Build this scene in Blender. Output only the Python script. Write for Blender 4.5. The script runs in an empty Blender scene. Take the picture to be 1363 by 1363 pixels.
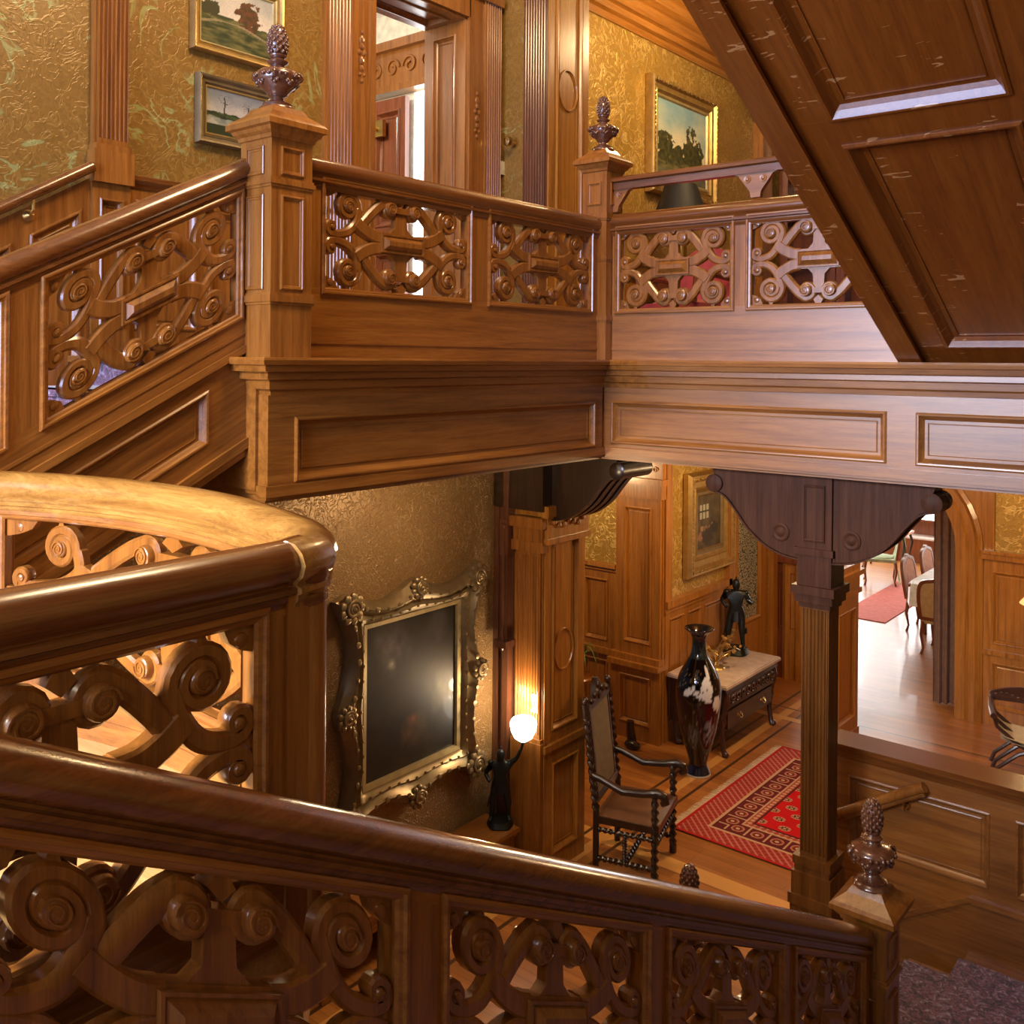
import bpy, bmesh, math, random
from mathutils import Vector, Matrix, noise
random.seed(7)
PI = math.pi
SC = bpy.context.scene
COL = SC.collection

# ------------------------------------------------------------------ camera
AZ = math.radians(39.2)
cam_d = bpy.data.cameras.new('camera'); cam = bpy.data.objects.new('camera', cam_d); COL.objects.link(cam)
cam_d.sensor_width = 36; cam_d.lens = 36 * 1280 / 1363; cam_d.shift_y = -203.5 / 1363
cam_d.clip_start = .02; cam_d.clip_end = 200
_R = Vector((math.cos(AZ), math.sin(AZ), 0)); _U = Vector((0, 0, 1)); _f = Vector((-math.sin(AZ), math.cos(AZ), 0))
_u = (_U - _R * .008).normalized(); _r = (_R + _U * .008).normalized()
cam.matrix_world = Matrix((( _r.x, _u.x, -_f.x, 0), (_r.y, _u.y, -_f.y, 0), (_r.z, _u.z, -_f.z, 0), (0, 0, 0, 1)))
SC.camera = cam

# ------------------------------------------------------------------ world, light, exposure
w = bpy.data.worlds.new('world'); SC.world = w; w.use_nodes = True
w.node_tree.nodes['Background'].inputs[0].default_value = (.75, .68, .8, 1)
w.node_tree.nodes['Background'].inputs[1].default_value = .10
SC.view_settings.view_transform = 'Standard'; SC.view_settings.look = 'None'
SC.view_settings.exposure = 0.0; SC.view_settings.gamma = 1; SC.view_settings.use_curve_mapping = False

def lamp(name, kind, loc, power, col, size=.3, size_y=None, aim=None, spread=None):
    d = bpy.data.lights.new(name, kind); d.energy = power; d.color = col
    if kind == 'AREA':
        d.size = size
        if size_y: d.shape = 'RECTANGLE'; d.size_y = size_y
        if spread: d.spread = math.radians(spread)
    else:
        d.shadow_soft_size = size
    o = bpy.data.objects.new(name, d); COL.objects.link(o); o.location = loc
    if aim is not None:
        o.rotation_euler = (Vector(aim) - Vector(loc)).to_track_quat('-Z', 'Y').to_euler()
    return o
DAY = (.74, .82, 1.0); WARM = (1.0, .66, .33); WARM2 = (1.0, .74, .44)
lamp('stair_window_daylight', 'AREA', (-2.7, -3.25, 1.1), 640, (.40, .54, 1.0), 3.5, 2.5, (-2.3, 5.0, .5))
lamp('landing_window_daylight', 'AREA', (-3.1, -2.4, .9), 88, (1, .92, .72), 1.0, 1.2, (-2.5, 1.7, -1.5), 60)
lamp('stairwell_ceiling_lamp', 'AREA', (-2.2, 2.9, 3.35), 128, (1, .70, .38), .9, .9, (-4.3, 3.6, 0))
lamp('upper_hall_lamp', 'POINT', (-3.4, 7.6, 3.0), 120, WARM, .16)
lamp('corridor_lamp', 'POINT', (-3.75, 3.3, 3.1), 20, WARM, .14)
lamp('door_side_lamp', 'POINT', (-3.95, 4.55, 2.95), 16, WARM, .08)
lamp('lower_hall_lamp', 'POINT', (-3.3, 7.9, -1.0), 110, WARM, .14)
lamp('lower_hall_lamp_west', 'POINT', (-5.7, 7.1, -1.2), 55, WARM, .12)
lamp('arch_lamp', 'POINT', (-1.5, 9.2, -1.0), 60, WARM, .15)
lamp('picture_wall_lamp', 'POINT', (-3.9, 4.4, -.95), 24, WARM2, .1)
lamp('dining_window_daylight', 'AREA', (-5.2, 19.1, -2.0), 200, (.95, .97, 1), 6.0, 2.4, (-3.8, 11, -3.6))
lamp('dining_side_daylight', 'AREA', (-9.4, 15.5, -2.0), 150, (.97, .98, 1), 5.0, 2.2, (-4, 14.5, -3.6))
lamp('stair_fill_light', 'POINT', (-.1, -1.5, .9), 62, (1, .84, .62), .25)  # unseen fill light, added to lift the dark foreground panels
lamp('far_bedroom_lamp', 'POINT', (-6.3, 4.6, 2.5), 95, (1, .9, .75), .15)

# ------------------------------------------------------------------ materials
def new_mat(name):
    m = bpy.data.materials.new(name); m.use_nodes = True
    nt = m.node_tree; b = nt.nodes['Principled BSDF']
    return m, nt, b
def N(nt, t, **kw):
    n = nt.nodes.new(t)
    for k, v in kw.items(): setattr(n, k, v)
    return n
def ramp(nt, stops, fac):
    r = N(nt, 'ShaderNodeValToRGB'); e = r.color_ramp.elements
    while len(e) > 1: e.remove(e[-1])
    e[0].position = stops[0][0]; e[0].color = (*stops[0][1], 1)
    for p, c in stops[1:]:
        x = e.new(p); x.color = (*c, 1)
    nt.links.new(fac, r.inputs[0]); return r
def mathn(nt, op, a, b=None, clamp=False):
    n = N(nt, 'ShaderNodeMath', operation=op); n.use_clamp = clamp
    for i, v in enumerate((a, b)):
        if v is None: continue
        if isinstance(v, (int, float)): n.inputs[i].default_value = v
        else: nt.links.new(v, n.inputs[i])
    return n.outputs[0]
def mixc(nt, fac, a, b, mode='MIX'):
    n = N(nt, 'ShaderNodeMix', data_type='RGBA', blend_type=mode)
    for sock, v in ((n.inputs[0], fac), (n.inputs[6], a), (n.inputs[7], b)):
        if isinstance(v, (int, float)): sock.default_value = v
        elif isinstance(v, tuple): sock.default_value = (*v, 1)
        else: nt.links.new(v, sock)
    return n.outputs[2]
def coords(nt, scale, rot=(0, 0, 0)):
    t = N(nt, 'ShaderNodeTexCoord'); m = N(nt, 'ShaderNodeMapping')
    m.inputs['Rotation'].default_value = rot
    m2 = N(nt, 'ShaderNodeMapping'); m2.inputs['Scale'].default_value = scale
    nt.links.new(t.outputs['Object'], m.inputs[0]); nt.links.new(m.outputs[0], m2.inputs[0])
    return m2.outputs[0]
def noisetex(nt, vec, scale, detail=4, rough=.55, dist=0):
    n = N(nt, 'ShaderNodeTexNoise'); n.inputs['Scale'].default_value = scale
    n.inputs['Detail'].default_value = detail; n.inputs['Roughness'].default_value = rough
    n.inputs['Distortion'].default_value = dist
    nt.links.new(vec, n.inputs['Vector']); return n.outputs[0]

def wood(name, grain='y', dark=(.15, .05, .012), mid=(.31, .122, .028), light=(.45, .20, .055), rough=.3, coat=.5, fleck=0.0, slope=0.0, crough=.16, spec=.5):
    m, nt, b = new_mat(name)
    sc = {'x': (1.3, 26, 26), 'y': (26, 1.3, 26), 'z': (26, 26, 1.3)}[grain]
    v = coords(nt, sc, (slope, 0, 0))
    n1 = noisetex(nt, v, 1.1, 5, .6, .6)
    n2 = noisetex(nt, v, 7, 4, .7)
    r1 = ramp(nt, [(.22, dark), (.5, mid), (.80, light)], n1)
    pores = ramp(nt, [(.36, (.62, .55, .5)), (.52, (1, 1, 1))], n2)
    c = mixc(nt, .55, r1.outputs[0], pores.outputs[0], 'MULTIPLY')
    if fleck:
        vf = coords(nt, {'x': (2.2, 9, 9), 'y': (9, 2.2, 9), 'z': (9, 9, 2.2)}[grain], (slope, 0, 0))
        vf2 = coords(nt, {'x': (1, 3.6, 3.6), 'y': (5.5, 30, 8), 'z': (3.6, 3.6, 1)}[grain], (slope, 0, 0))
        f = noisetex(nt, vf2, 1.0, 2, .5, 1.6)
        g = noisetex(nt, vf, .35, 2, .5)
        f2 = mathn(nt, 'MULTIPLY', mathn(nt, 'GREATER_THAN', f, .66), mathn(nt, 'GREATER_THAN', g, .50))
        c = mixc(nt, mathn(nt, 'MULTIPLY', f2, fleck), c, (.62, .34, .13))
    nt.links.new(c, b.inputs['Base Color'])
    b.inputs['Roughness'].default_value = rough
    b.inputs['Coat Weight'].default_value = coat; b.inputs['Coat Roughness'].default_value = crough; b.inputs['Specular IOR Level'].default_value = spec
    bp = N(nt, 'ShaderNodeBump'); bp.inputs['Strength'].default_value = .12; bp.inputs['Distance'].default_value = .004
    nt.links.new(n2, bp.inputs['Height']); nt.links.new(bp.outputs[0], b.inputs['Normal'])
    return m
ANG = math.atan(.528)
def w_(n, g, k=1.0, **kw):
    return wood(n, g, (.125 * k, .036 * k, .006 * k), (.26 * k, .094 * k, .015 * k), (.38 * k, .150 * k, .030 * k), **kw)
W = {
    'x': w_('golden_oak_across', 'x', coat=.85, crough=.33, rough=.4), 'y': w_('golden_oak_along', 'y'), 'z': w_('golden_oak_upright', 'z'),
    'down': w_('golden_oak_raking_down', 'y', slope=ANG), 'up': w_('golden_oak_raking_up', 'y', slope=-ANG),
    'soffit': wood('quartered_oak', 'y', (.12, .027, .003), (.18, .046, .004), (.24, .07, .008), .34, .3, .5, ANG),
    'bracket': wood('dark_oak_brackets', 'z', (.035, .012, .007), (.062, .023, .012), (.095, .038, .02), .55, 0, spec=.12),
    'column': w_('brown_column_oak', 'z', .6, rough=.45, coat=.12, spec=.3),
    'carve': w_('carved_oak', 'z', .9, rough=.3, coat=.5),
    'finial': wood('dark_turned_oak', 'z', (.07, .024, .012), (.12, .044, .022), (.18, .07, .036), .22, .8),
    'gold': wood('highlit_golden_rail', 'x', (.17, .075, .015), (.30, .145, .032), (.42, .23, .06), .26, .8),  # bright highlight of the curved rail put into its golden colour
    'pale': wood('pale_landing_floor', 'x', (.36, .20, .07), (.48, .29, .11), (.58, .38, .17), .3, .4),  # brightness of the lit landing put into a paler floor colour
    'rail': wood('polished_rail_oak', 'y', (.085, .025, .006), (.15, .048, .010), (.23, .085, .018), .24, .9),
    'railx': wood('polished_rail_oak_across', 'x', (.085, .025, .006), (.15, .048, .010), (.23, .085, .018), .24, .9),
    'dark': wood('black_walnut', 'z', (.012, .006, .004), (.025, .011, .007), (.05, .022, .013), .3, .3),
    'chest': wood('dark_walnut_chest', 'y', (.025, .012, .01), (.05, .022, .016), (.085, .04, .028), .3, .5),
    'wall': wood('amber_wainscot_oak', 'z', (.20, .072, .010), (.37, .150, .022), (.50, .225, .042)), 'wallx': wood('amber_wainscot_oak_across', 'y', (.20, .072, .010), (.37, .150, .022), (.50, .225, .042)),
    'red': wood('reddish_mahogany', 'z', (.12, .03, .012), (.2, .055, .02), (.3, .09, .03), .3, .5),
}
def plain(name, col, rough=.5, metal=0, coat=0, emit=None, es=1, sheen=0):
    m, nt, b = new_mat(name)
    v = coords(nt, (1, 1, 1)); n = noisetex(nt, v, 14, 3)
    r = ramp(nt, [(.3, tuple(c * .82 for c in col)), (.7, tuple(min(1, c * 1.12) for c in col))], n)
    nt.links.new(r.outputs[0], b.inputs['Base Color'])
    b.inputs['Roughness'].default_value = rough; b.inputs['Metallic'].default_value = metal
    b.inputs['Coat Weight'].default_value = coat
    if sheen: b.inputs['Sheen Weight'].default_value = sheen
    if emit:
        b.inputs['Emission Color'].default_value = (*emit, 1); b.inputs['Emission Strength'].default_value = es
    return m
BRONZE = plain('dark_bronze', (.035, .04, .035), .38, .8)
BRASS = plain('aged_brass', (.65, .45, .16), .28, 1)
GILT = plain('gilded_gesso', (.50, .34, .12), .36, .75)
GILT_DK = plain('tarnished_gilt', (.27, .20, .10), .4, .6)
LINER = plain('gold_liner', (.45, .36, .17), .4, .5)
MARBLE = plain('pale_marble', (.62, .52, .45), .3)
WHITE = plain('white_linen', (.85, .84, .82), .7)
CREAM = plain('cream_plaster', (.75, .72, .6), .8)
CEIL = plain('painted_ceiling', (.52, .46, .28), .85)
LEATHER = plain('worn_brown_leather', (.12, .05, .02), .45)
CANE = plain('woven_cane', (.6, .42, .2), .6)
GREEN = plain('sage_green_cloth', (.32, .36, .2), .8)
YELLOW = plain('yellow_silk_curtain', (.62, .45, .14), .6, sheen=.3)
CURT = plain('taupe_velvet', (.22, .115, .07), .9, sheen=.1)
REDCH = plain('red_upholstery', (.45, .05, .06), .7, sheen=.3)
PINK = plain('rose_upholstery', (.62, .3, .2), .7)
BLACK = plain('black_shade', (.01, .01, .01), .6)
GLOW = plain('lit_opal_glass', (1, .95, .85), .3, emit=(1, .93, .8), es=9)
DAYGL = plain('daylit_window_and_strip_glow', (1, 1, 1), .3, emit=(.95, .97, 1), es=5)
LEAF = plain('green_leaf', (.10, .2, .05), .5)
PLAST = plain('ivory_plastic', (.6, .55, .4), .4)

def wallpaper(name, base, hi, green=None, scale=1.0, metal=.25, bump=.5, amt=1.0):
    m, nt, b = new_mat(name)
    v = coords(nt, (1, 1, 1))
    n1 = noisetex(nt, v, 9 * scale, 2, .5, 1.8)
    band = mathn(nt, 'ABSOLUTE', mathn(nt, 'SUBTRACT', n1, .5))
    line = ramp(nt, [(0, (1, 1, 1)), (.022, (.8, .8, .8)), (.05, (0, 0, 0))], band)
    n2 = noisetex(nt, v, 38 * scale, 3, .7, 1.0)
    fine = ramp(nt, [(.38, (0, 0, 0)), (.62, (1, 1, 1))], n2)
    c = mixc(nt, mathn(nt, 'MULTIPLY', fine.outputs[0], .55), base, tuple(x * .55 for x in base))
    msk = ramp(nt, [(.42, (0, 0, 0)), (.55, (1, 1, 1))], noisetex(nt, v, 2.2, 2))
    lf = mathn(nt, 'MULTIPLY', line.outputs[0], mathn(nt, 'ADD', mathn(nt, 'MULTIPLY', msk.outputs[0], .6), .25))
    c = mixc(nt, mathn(nt, 'MULTIPLY', lf, amt), c, hi)
    if green:
        g1 = noisetex(nt, v, 2.3, 3, .5, 2.4)
        gb = mathn(nt, 'ABSOLUTE', mathn(nt, 'SUBTRACT', g1, .52))
        gl = ramp(nt, [(0, (1, 1, 1)), (.012, (.9, .9, .9)), (.03, (0, 0, 0))], gb)
        gm = ramp(nt, [(.5, (0, 0, 0)), (.56, (1, 1, 1))], noisetex(nt, v, 3.3, 2))
        c = mixc(nt, mathn(nt, 'MULTIPLY', mathn(nt, 'MULTIPLY', gl.outputs[0], gm.outputs[0]), .8), c, green)
    nt.links.new(c, b.inputs['Base Color'])
    b.inputs['Metallic'].default_value = metal; b.inputs['Roughness'].default_value = .38
    h = mathn(nt, 'ADD', line.outputs[0], mathn(nt, 'MULTIPLY', n2, .6))
    bp = N(nt, 'ShaderNodeBump'); bp.inputs['Strength'].default_value = bump; bp.inputs['Distance'].default_value = .006
    nt.links.new(h, bp.inputs['Height']); nt.links.new(bp.outputs[0], b.inputs['Normal'])
    return m
PAPER_UP = wallpaper('olive_gold_wallpaper', (.25, .130, .024), (.33, .20, .05), (.30, .32, .12), 1.0, .1, .22, .6)
PAPER_GOLD = wallpaper('gold_embossed_wallpaper', (.48, .29, .06), (.72, .52, .18), None, .8, .3, .6)
PAPER_LOW = wallpaper('bronze_embossed_wallpaper', (.32, .19, .075), (.48, .32, .15), None, 1.7, .35, .7, .6)

def floor_mat():
    m, nt, b = new_mat('strip_oak_floor')
    tc = N(nt, 'ShaderNodeTexCoord'); sp = N(nt, 'ShaderNodeSeparateXYZ'); nt.links.new(tc.outputs['Object'], sp.inputs[0])
    v = coords(nt, (1.5, 18, 1)); n1 = noisetex(nt, v, 1, 5, .6, .5)
    br = N(nt, 'ShaderNodeTexBrick'); nt.links.new(tc.outputs['Object'], br.inputs['Vector'])
    br.inputs['Scale'].default_value = 1; br.inputs['Brick Width'].default_value = 1.4; br.inputs['Row Height'].default_value = .075
    br.inputs['Mortar Size'].default_value = .0012; br.inputs['Color1'].default_value = (.40, .165, .04, 1)
    br.inputs['Color2'].default_value = (.30, .115, .025, 1); br.inputs['Mortar'].default_value = (.09, .035, .01, 1)
    gr = ramp(nt, [(.3, (.72, .66, .6)), (.7, (1.2, 1.15, 1.1))], n1)
    c = mixc(nt, .8, br.outputs[0], gr.outputs[0], 'MULTIPLY')
    def strip(sock, lo, hi):
        return mathn(nt, 'MULTIPLY', mathn(nt, 'GREATER_THAN', sock, lo), mathn(nt, 'LESS_THAN', sock, hi))
    X_, Y_ = sp.outputs[0], sp.outputs[1]
    hall = mathn(nt, 'LESS_THAN', Y_, 10.8)
    for s, lo, hi, col in ((Y_, 6.24, 6.40, (.62, .32, .09)), (X_, -4.36, -4.33, (.07, .03, .01)), (X_, -4.06, -4.03, (.07, .03, .01)), (X_, -4.24, -4.15, (.55, .28, .08)),
                           (Y_, 9.62, 9.72, (.62, .34, .10)), (Y_, 9.95, 9.98, (.08, .03, .01))):
        c = mixc(nt, mathn(nt, 'MULTIPLY', strip(s, lo, hi), hall), c, col)
    nt.links.new(c, b.inputs['Base Color']); b.inputs['Roughness'].default_value = .34; b.inputs['Coat Weight'].default_value = .1
    return m
FLOOR = floor_mat()

def carpet_mat():
    m, nt, b = new_mat('dark_floral_carpet')
    v = coords(nt, (1, 1, 1)); n = noisetex(nt, v, 26, 3, .7, 1.4); n2 = noisetex(nt, v, 60, 2, .7)
    r = ramp(nt, [(.34, (.03, .03, .05)), (.45, (.10, .07, .11)), (.54, (.24, .08, .12)), (.60, (.22, .20, .28)), (.72, (.5, .46, .5))], n)
    c = mixc(nt, .6, r.outputs[0], ramp(nt, [(.3, (.5, .5, .5)), (.7, (1.3, 1.3, 1.3))], n2).outputs[0], 'MULTIPLY')
    nt.links.new(c, b.inputs['Base Color']); b.inputs['Roughness'].default_value = .95; b.inputs['Sheen Weight'].default_value = .3
    bp = N(nt, 'ShaderNodeBump'); bp.inputs['Strength'].default_value = .6; nt.links.new(n2, bp.inputs['Height']); nt.links.new(bp.outputs[0], b.inputs['Normal'])
    return m
CARPET = carpet_mat()

def attr_mat(name, rough=.6, coat=0.0, spec=.5):
    m, nt, b = new_mat(name)
    a = N(nt, 'ShaderNodeVertexColor'); a.layer_name = 'Col'
    v = coords(nt, (1, 1, 1)); n = noisetex(nt, v, 120, 2)
    c = mixc(nt, .5, a.outputs[0], ramp(nt, [(.3, (.75, .75, .75)), (.7, (1.15, 1.15, 1.15))], n).outputs[0], 'MULTIPLY')
    nt.links.new(c, b.inputs['Base Color']); b.inputs['Roughness'].default_value = rough; b.inputs['Coat Weight'].default_value = coat
    b.inputs['Specular IOR Level'].default_value = spec
    return m
PAINT = attr_mat('oil_paint', .45, .15); WOOL = attr_mat('knotted_wool', .95, 0, .2); GLAZE = attr_mat('painted_porcelain', .1, .6)

def leaded_mat():
    m, nt, b = new_mat('leaded_glass')
    v = coords(nt, (1, 1, 1))
    vo = N(nt, 'ShaderNodeTexVoronoi', feature='DISTANCE_TO_EDGE'); vo.inputs['Scale'].default_value = 30; nt.links.new(v, vo.inputs['Vector'])
    vc = N(nt, 'ShaderNodeTexVoronoi'); vc.inputs['Scale'].default_value = 30; nt.links.new(v, vc.inputs['Vector'])
    base = mixc(nt, .15, (.36, .36, .27), vc.outputs['Color'], 'SOFT_LIGHT')
    c = mixc(nt, mathn(nt, 'LESS_THAN', vo.outputs['Distance'], .07), base, (.03, .03, .025))
    nt.links.new(c, b.inputs['Base Color']); b.inputs['Roughness'].default_value = .18
    return m
LEADED = leaded_mat()

# ------------------------------------------------------------------ mesh helpers
class Fr:                                   # a local frame: a along, b up, c out
    def __init__(s, O, A, B, C): s.O, s.A, s.B, s.C = map(Vector, (O, A, B, C))
    def m(s, a, b, c=0): return s.O + s.A * a + s.B * b + s.C * c
class FrCurve:
    def __init__(s, pts, z):
        s.p = [Vector((x, y, 0)) for x, y in pts]; s.z = z; s.L = [0]
        for i in range(1, len(s.p)): s.L.append(s.L[-1] + (s.p[i] - s.p[i - 1]).length)
    def m(s, a, b, c=0):
        i = 0
        while i < len(s.L) - 2 and a > s.L[i + 1]: i += 1
        d = (s.p[i + 1] - s.p[i]).normalized(); q = s.p[i] + d * (a - s.L[i])
        f = (a - s.L[i]) / (s.L[i + 1] - s.L[i])
        def nrm(k):
            k0, k1 = max(k - 1, 0), min(k + 1, len(s.p) - 1); t = (s.p[k1] - s.p[k0]).normalized(); return Vector((-t.y, t.x, 0))
        f = min(1, max(0, f)); n = (nrm(i) * (1 - f) + nrm(i + 1) * f).normalized()
        return q - n * c + Vector((0, 0, s.z + b))
def FX(x, y0=0, z0=0, sgn=1): return Fr((x, y0, z0), (0, 1, 0), (0, 0, 1), (sgn, 0, 0))      # a = y
def FY(y, x0=0, z0=0, sgn=-1): return Fr((x0, y, z0), (1, 0, 0), (0, 0, 1), (0, sgn, 0))    # a = x

def catmull(P, n=8, closed=False):
    out = []; L = len(P)
    rng = range(L if closed else L - 1)
    for i in rng:
        g = (lambda k: P[k % L]) if closed else (lambda k: P[min(max(k, 0), L - 1)])
        p0, p1, p2, p3 = g(i - 1), g(i), g(i + 1), g(i + 2)
        for j in range(n):
            t = j / n
            out.append(tuple(.5 * ((2 * b) + (-a + c) * t + (2 * a - 5 * b + 4 * c - d) * t * t + (-a + 3 * b - 3 * c + d) * t ** 3) for a, b, c, d in zip(p0, p1, p2, p3)))
    if not closed: out.append(tuple(P[-1]))
    return out

class MB:
    def __init__(s): s.v = []; s.f = []
    def add(s, vs, fs):
        o = len(s.v); s.v += [Vector(v) for v in vs]; s.f += [tuple(i + o for i in f) for f in fs]; return s
    def box(s, x0, x1, y0, y1, z0, z1): return s.fbox(Fr((0, 0, 0), (1, 0, 0), (0, 0, 1), (0, 1, 0)), x0, x1, z0, z1, y0, y1)
    def fbox(s, F, a0, a1, b0, b1, c0, c1, na=1):
        vs = []; fs = []
        for k in range(na + 1):
            a = a0 + (a1 - a0) * k / na
            vs += [F.m(a, b0, c0), F.m(a, b1, c0), F.m(a, b1, c1), F.m(a, b0, c1)]
        for k in range(na):
            o = 4 * k
            for j in range(4): fs.append((o + j, o + (j + 1) % 4, o + 4 + (j + 1) % 4, o + 4 + j))
        fs += [(3, 2, 1, 0), tuple(4 * na + j for j in range(4))]
        return s.add(vs, fs)
    def ribbon(s, F, pts, prof, closed=False, widths=None):
        # pts in (a, b); prof = closed polygon of (n, c); miter normals in the (a, b) plane
        n = len(pts); vs = []; fs = []; k = len(prof)
        for i, p in enumerate(pts):
            if closed: q0, q1 = pts[i - 1], pts[(i + 1) % n]
            else: q0, q1 = pts[max(i - 1, 0)], pts[min(i + 1, n - 1)]
            d0 = Vector((p[0] - q0[0], p[1] - q0[1])); d1 = Vector((q1[0] - p[0], q1[1] - p[1]))
            if d0.length < 1e-9: d0 = d1
            if d1.length < 1e-9: d1 = d0
            d0.normalize(); d1.normalize()
            n0 = Vector((-d0.y, d0.x)); n1 = Vector((-d1.y, d1.x)); nn = n0 + n1
            nn = nn / max(.35, nn.length_squared / 2) if nn.length > .2 else n0
            w = widths[i] if widths else 1
            for (u, c) in prof: vs.append(F.m(p[0] + nn.x * u * w, p[1] + nn.y * u * w, c))
        for i in range(n if closed else n - 1):
            a, b = i * k, ((i + 1) % n) * k
            for j in range(k): fs.append((a + j, a + (j + 1) % k, b + (j + 1) % k, b + j))
        if not closed: fs += [tuple(reversed(range(k))), tuple((n - 1) * k + j for j in range(k))]
        return s.add(vs, fs)
    def rectmould(s, F, a0, a1, b0, b1, c=0, w=.03, h=.014, sub=1):
        # a moulding ring standing just inside the rectangle
        pts = [(a0, b0), (a1, b0), (a1, b1), (a0, b1)]
        if sub > 1:
            P = []
            for (p, q) in zip(pts, pts[1:] + pts[:1]):
                P += [(p[0] + (q[0] - p[0]) * i / sub, p[1] + (q[1] - p[1]) * i / sub) for i in range(sub)]
            pts = P
        sg = 1 if h > 0 else -1
        prof = [(0, c - sg * .002), (0, c + h * .75), (w * .18, c + h), (w * .4, c + h), (w * .5, c + h * .45), (w * .8, c + h * .3), (w, c - sg * .002)]
        return s.ribbon(F, pts, prof, True)
    def sweep(s, path, prof, caps=True):
        # path 3d, prof closed polygon of (side, up); sides horizontal
        n = len(path); k = len(prof); vs = []; fs = []
        P = [Vector(p) for p in path]
        for i in range(n):
            d0 = P[i] - P[max(i - 1, 0)]; d1 = P[min(i + 1, n - 1)] - P[i]
            d0.z = d1.z = 0
            if d0.length < 1e-9: d0 = d1
            if d1.length < 1e-9: d1 = d0
            d0.normalize(); d1.normalize(); n0 = Vector((-d0.y, d0.x, 0)); n1 = Vector((-d1.y, d1.x, 0))
            nn = n0 + n1; nn = nn / max(.5, nn.length_squared / 2)
            for (u, h) in prof: vs.append(P[i] + nn * u + Vector((0, 0, h)))
        for i in range(n - 1):
            for j in range(k): fs.append((i * k + j, i * k + (j + 1) % k, (i + 1) * k + (j + 1) % k, (i + 1) * k + j))
        if caps: fs += [tuple(range(k)), tuple((n - 1) * k + j for j in reversed(range(k)))]
        return s.add(vs, fs)
    def lathe(s, O, prof, seg=24, axis=(0, 0, 1), rfun=None):
        ax = Vector(axis).normalized(); t = Vector((1, 0, 0)) if abs(ax.x) < .9 else Vector((0, 1, 0))
        e1 = ax.cross(t).normalized(); e2 = ax.cross(e1); O = Vector(O); vs = []; fs = []
        for (r, z) in prof:
            for j in range(seg):
                th = 2 * PI * j / seg; rr = r * (rfun(th, z) if rfun else 1)
                vs.append(O + ax * z + e1 * (rr * math.cos(th)) + e2 * (rr * math.sin(th)))
        n = len(prof)
        for i in range(n - 1):
            for j in range(seg): fs.append((i * seg + j, i * seg + (j + 1) % seg, (i + 1) * seg + (j + 1) % seg, (i + 1) * seg + j))
        fs += [tuple(reversed(range(seg))), tuple((n - 1) * seg + j for j in range(seg))]
        return s.add(vs, fs)
    def sphere(s, O, r, seg=12, rings=7):
        rx, ry, rz = (r, r, r) if isinstance(r, (int, float)) else r
        O = Vector(O); vs = []; fs = []
        for i in range(1, rings):
            ph = PI * i / rings
            for j in range(seg):
                th = 2 * PI * j / seg
                vs.append(O + Vector((rx * math.sin(ph) * math.cos(th), ry * math.sin(ph) * math.sin(th), rz * math.cos(ph))))
        vs += [O + Vector((0, 0, rz)), O - Vector((0, 0, rz))]; T, B = len(vs) - 2, len(vs) - 1
        for i in range(rings - 2):
            for j in range(seg): fs.append((i * seg + j, (i + 1) * seg + j, (i + 1) * seg + (j + 1) % seg, i * seg + (j + 1) % seg))
        for j in range(seg):
            fs.append((T, j, (j + 1) % seg)); o = (rings - 2) * seg; fs.append((B, o + (j + 1) % seg, o + j))
        return s.add(vs, fs)
    def tube(s, pts, r, seg=8, twist=0, flat=1):
        P = [Vector(p) for p in pts]; n = len(P); vs = []; fs = []; up = None
        for i in range(n):
            d = (P[min(i + 1, n - 1)] - P[max(i - 1, 0)]).normalized()
            if up is None:
                up = Vector((0, 0, 1)) if abs(d.z) < .9 else Vector((1, 0, 0))
            e1 = d.cross(up).normalized(); e2 = e1.cross(d).normalized(); up = e2
            rr = r[i] if isinstance(r, (list, tuple)) else r
            for j in range(seg):
                th = 2 * PI * j / seg + twist * i
                q = rr * (1 + (.32 * math.cos(2 * th - 2 * twist * i * 2) if twist else 0))
                vs.append(P[i] + e1 * (q * math.cos(th)) + e2 * (q * math.sin(th) * flat))
        for i in range(n - 1):
            for j in range(seg): fs.append((i * seg + j, i * seg + (j + 1) % seg, (i + 1) * seg + (j + 1) % seg, (i + 1) * seg + j))
        fs += [tuple(reversed(range(seg))), tuple((n - 1) * seg + j for j in range(seg))]
        return s.add(vs, fs)
    def prism(s, F, pts, c0, c1):
        n = len(pts); vs = [F.m(a, b, c0) for a, b in pts] + [F.m(a, b, c1) for a, b in pts]
        fs = [tuple(reversed(range(n))), tuple(range(n, 2 * n))] + [(i, (i + 1) % n, n + (i + 1) % n, n + i) for i in range(n)]
        return s.add(vs, fs)
    def build(s, name, mat, parent=None, world=True, smooth=False, ang=38):
        me = bpy.data.meshes.new(name); o = bpy.data.objects.new(name, me); COL.objects.link(o)
        off = Vector((0, 0, 0))
        if parent is not None:
            o.parent = parent
            if world:
                p = parent
                while p is not None: off += p.location; p = p.parent
        me.from_pydata([v - off for v in s.v], [], s.f)
        bm = bmesh.new(); bm.from_mesh(me); bmesh.ops.recalc_face_normals(bm, faces=bm.faces)
        if smooth:
            for f in bm.faces: f.smooth = True
            for e in bm.edges:
                if len(e.link_faces) == 2 and e.calc_face_angle(0) > math.radians(ang): e.smooth = False
        bm.to_mesh(me); bm.free(); me.materials.append(mat)
        return o

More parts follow.
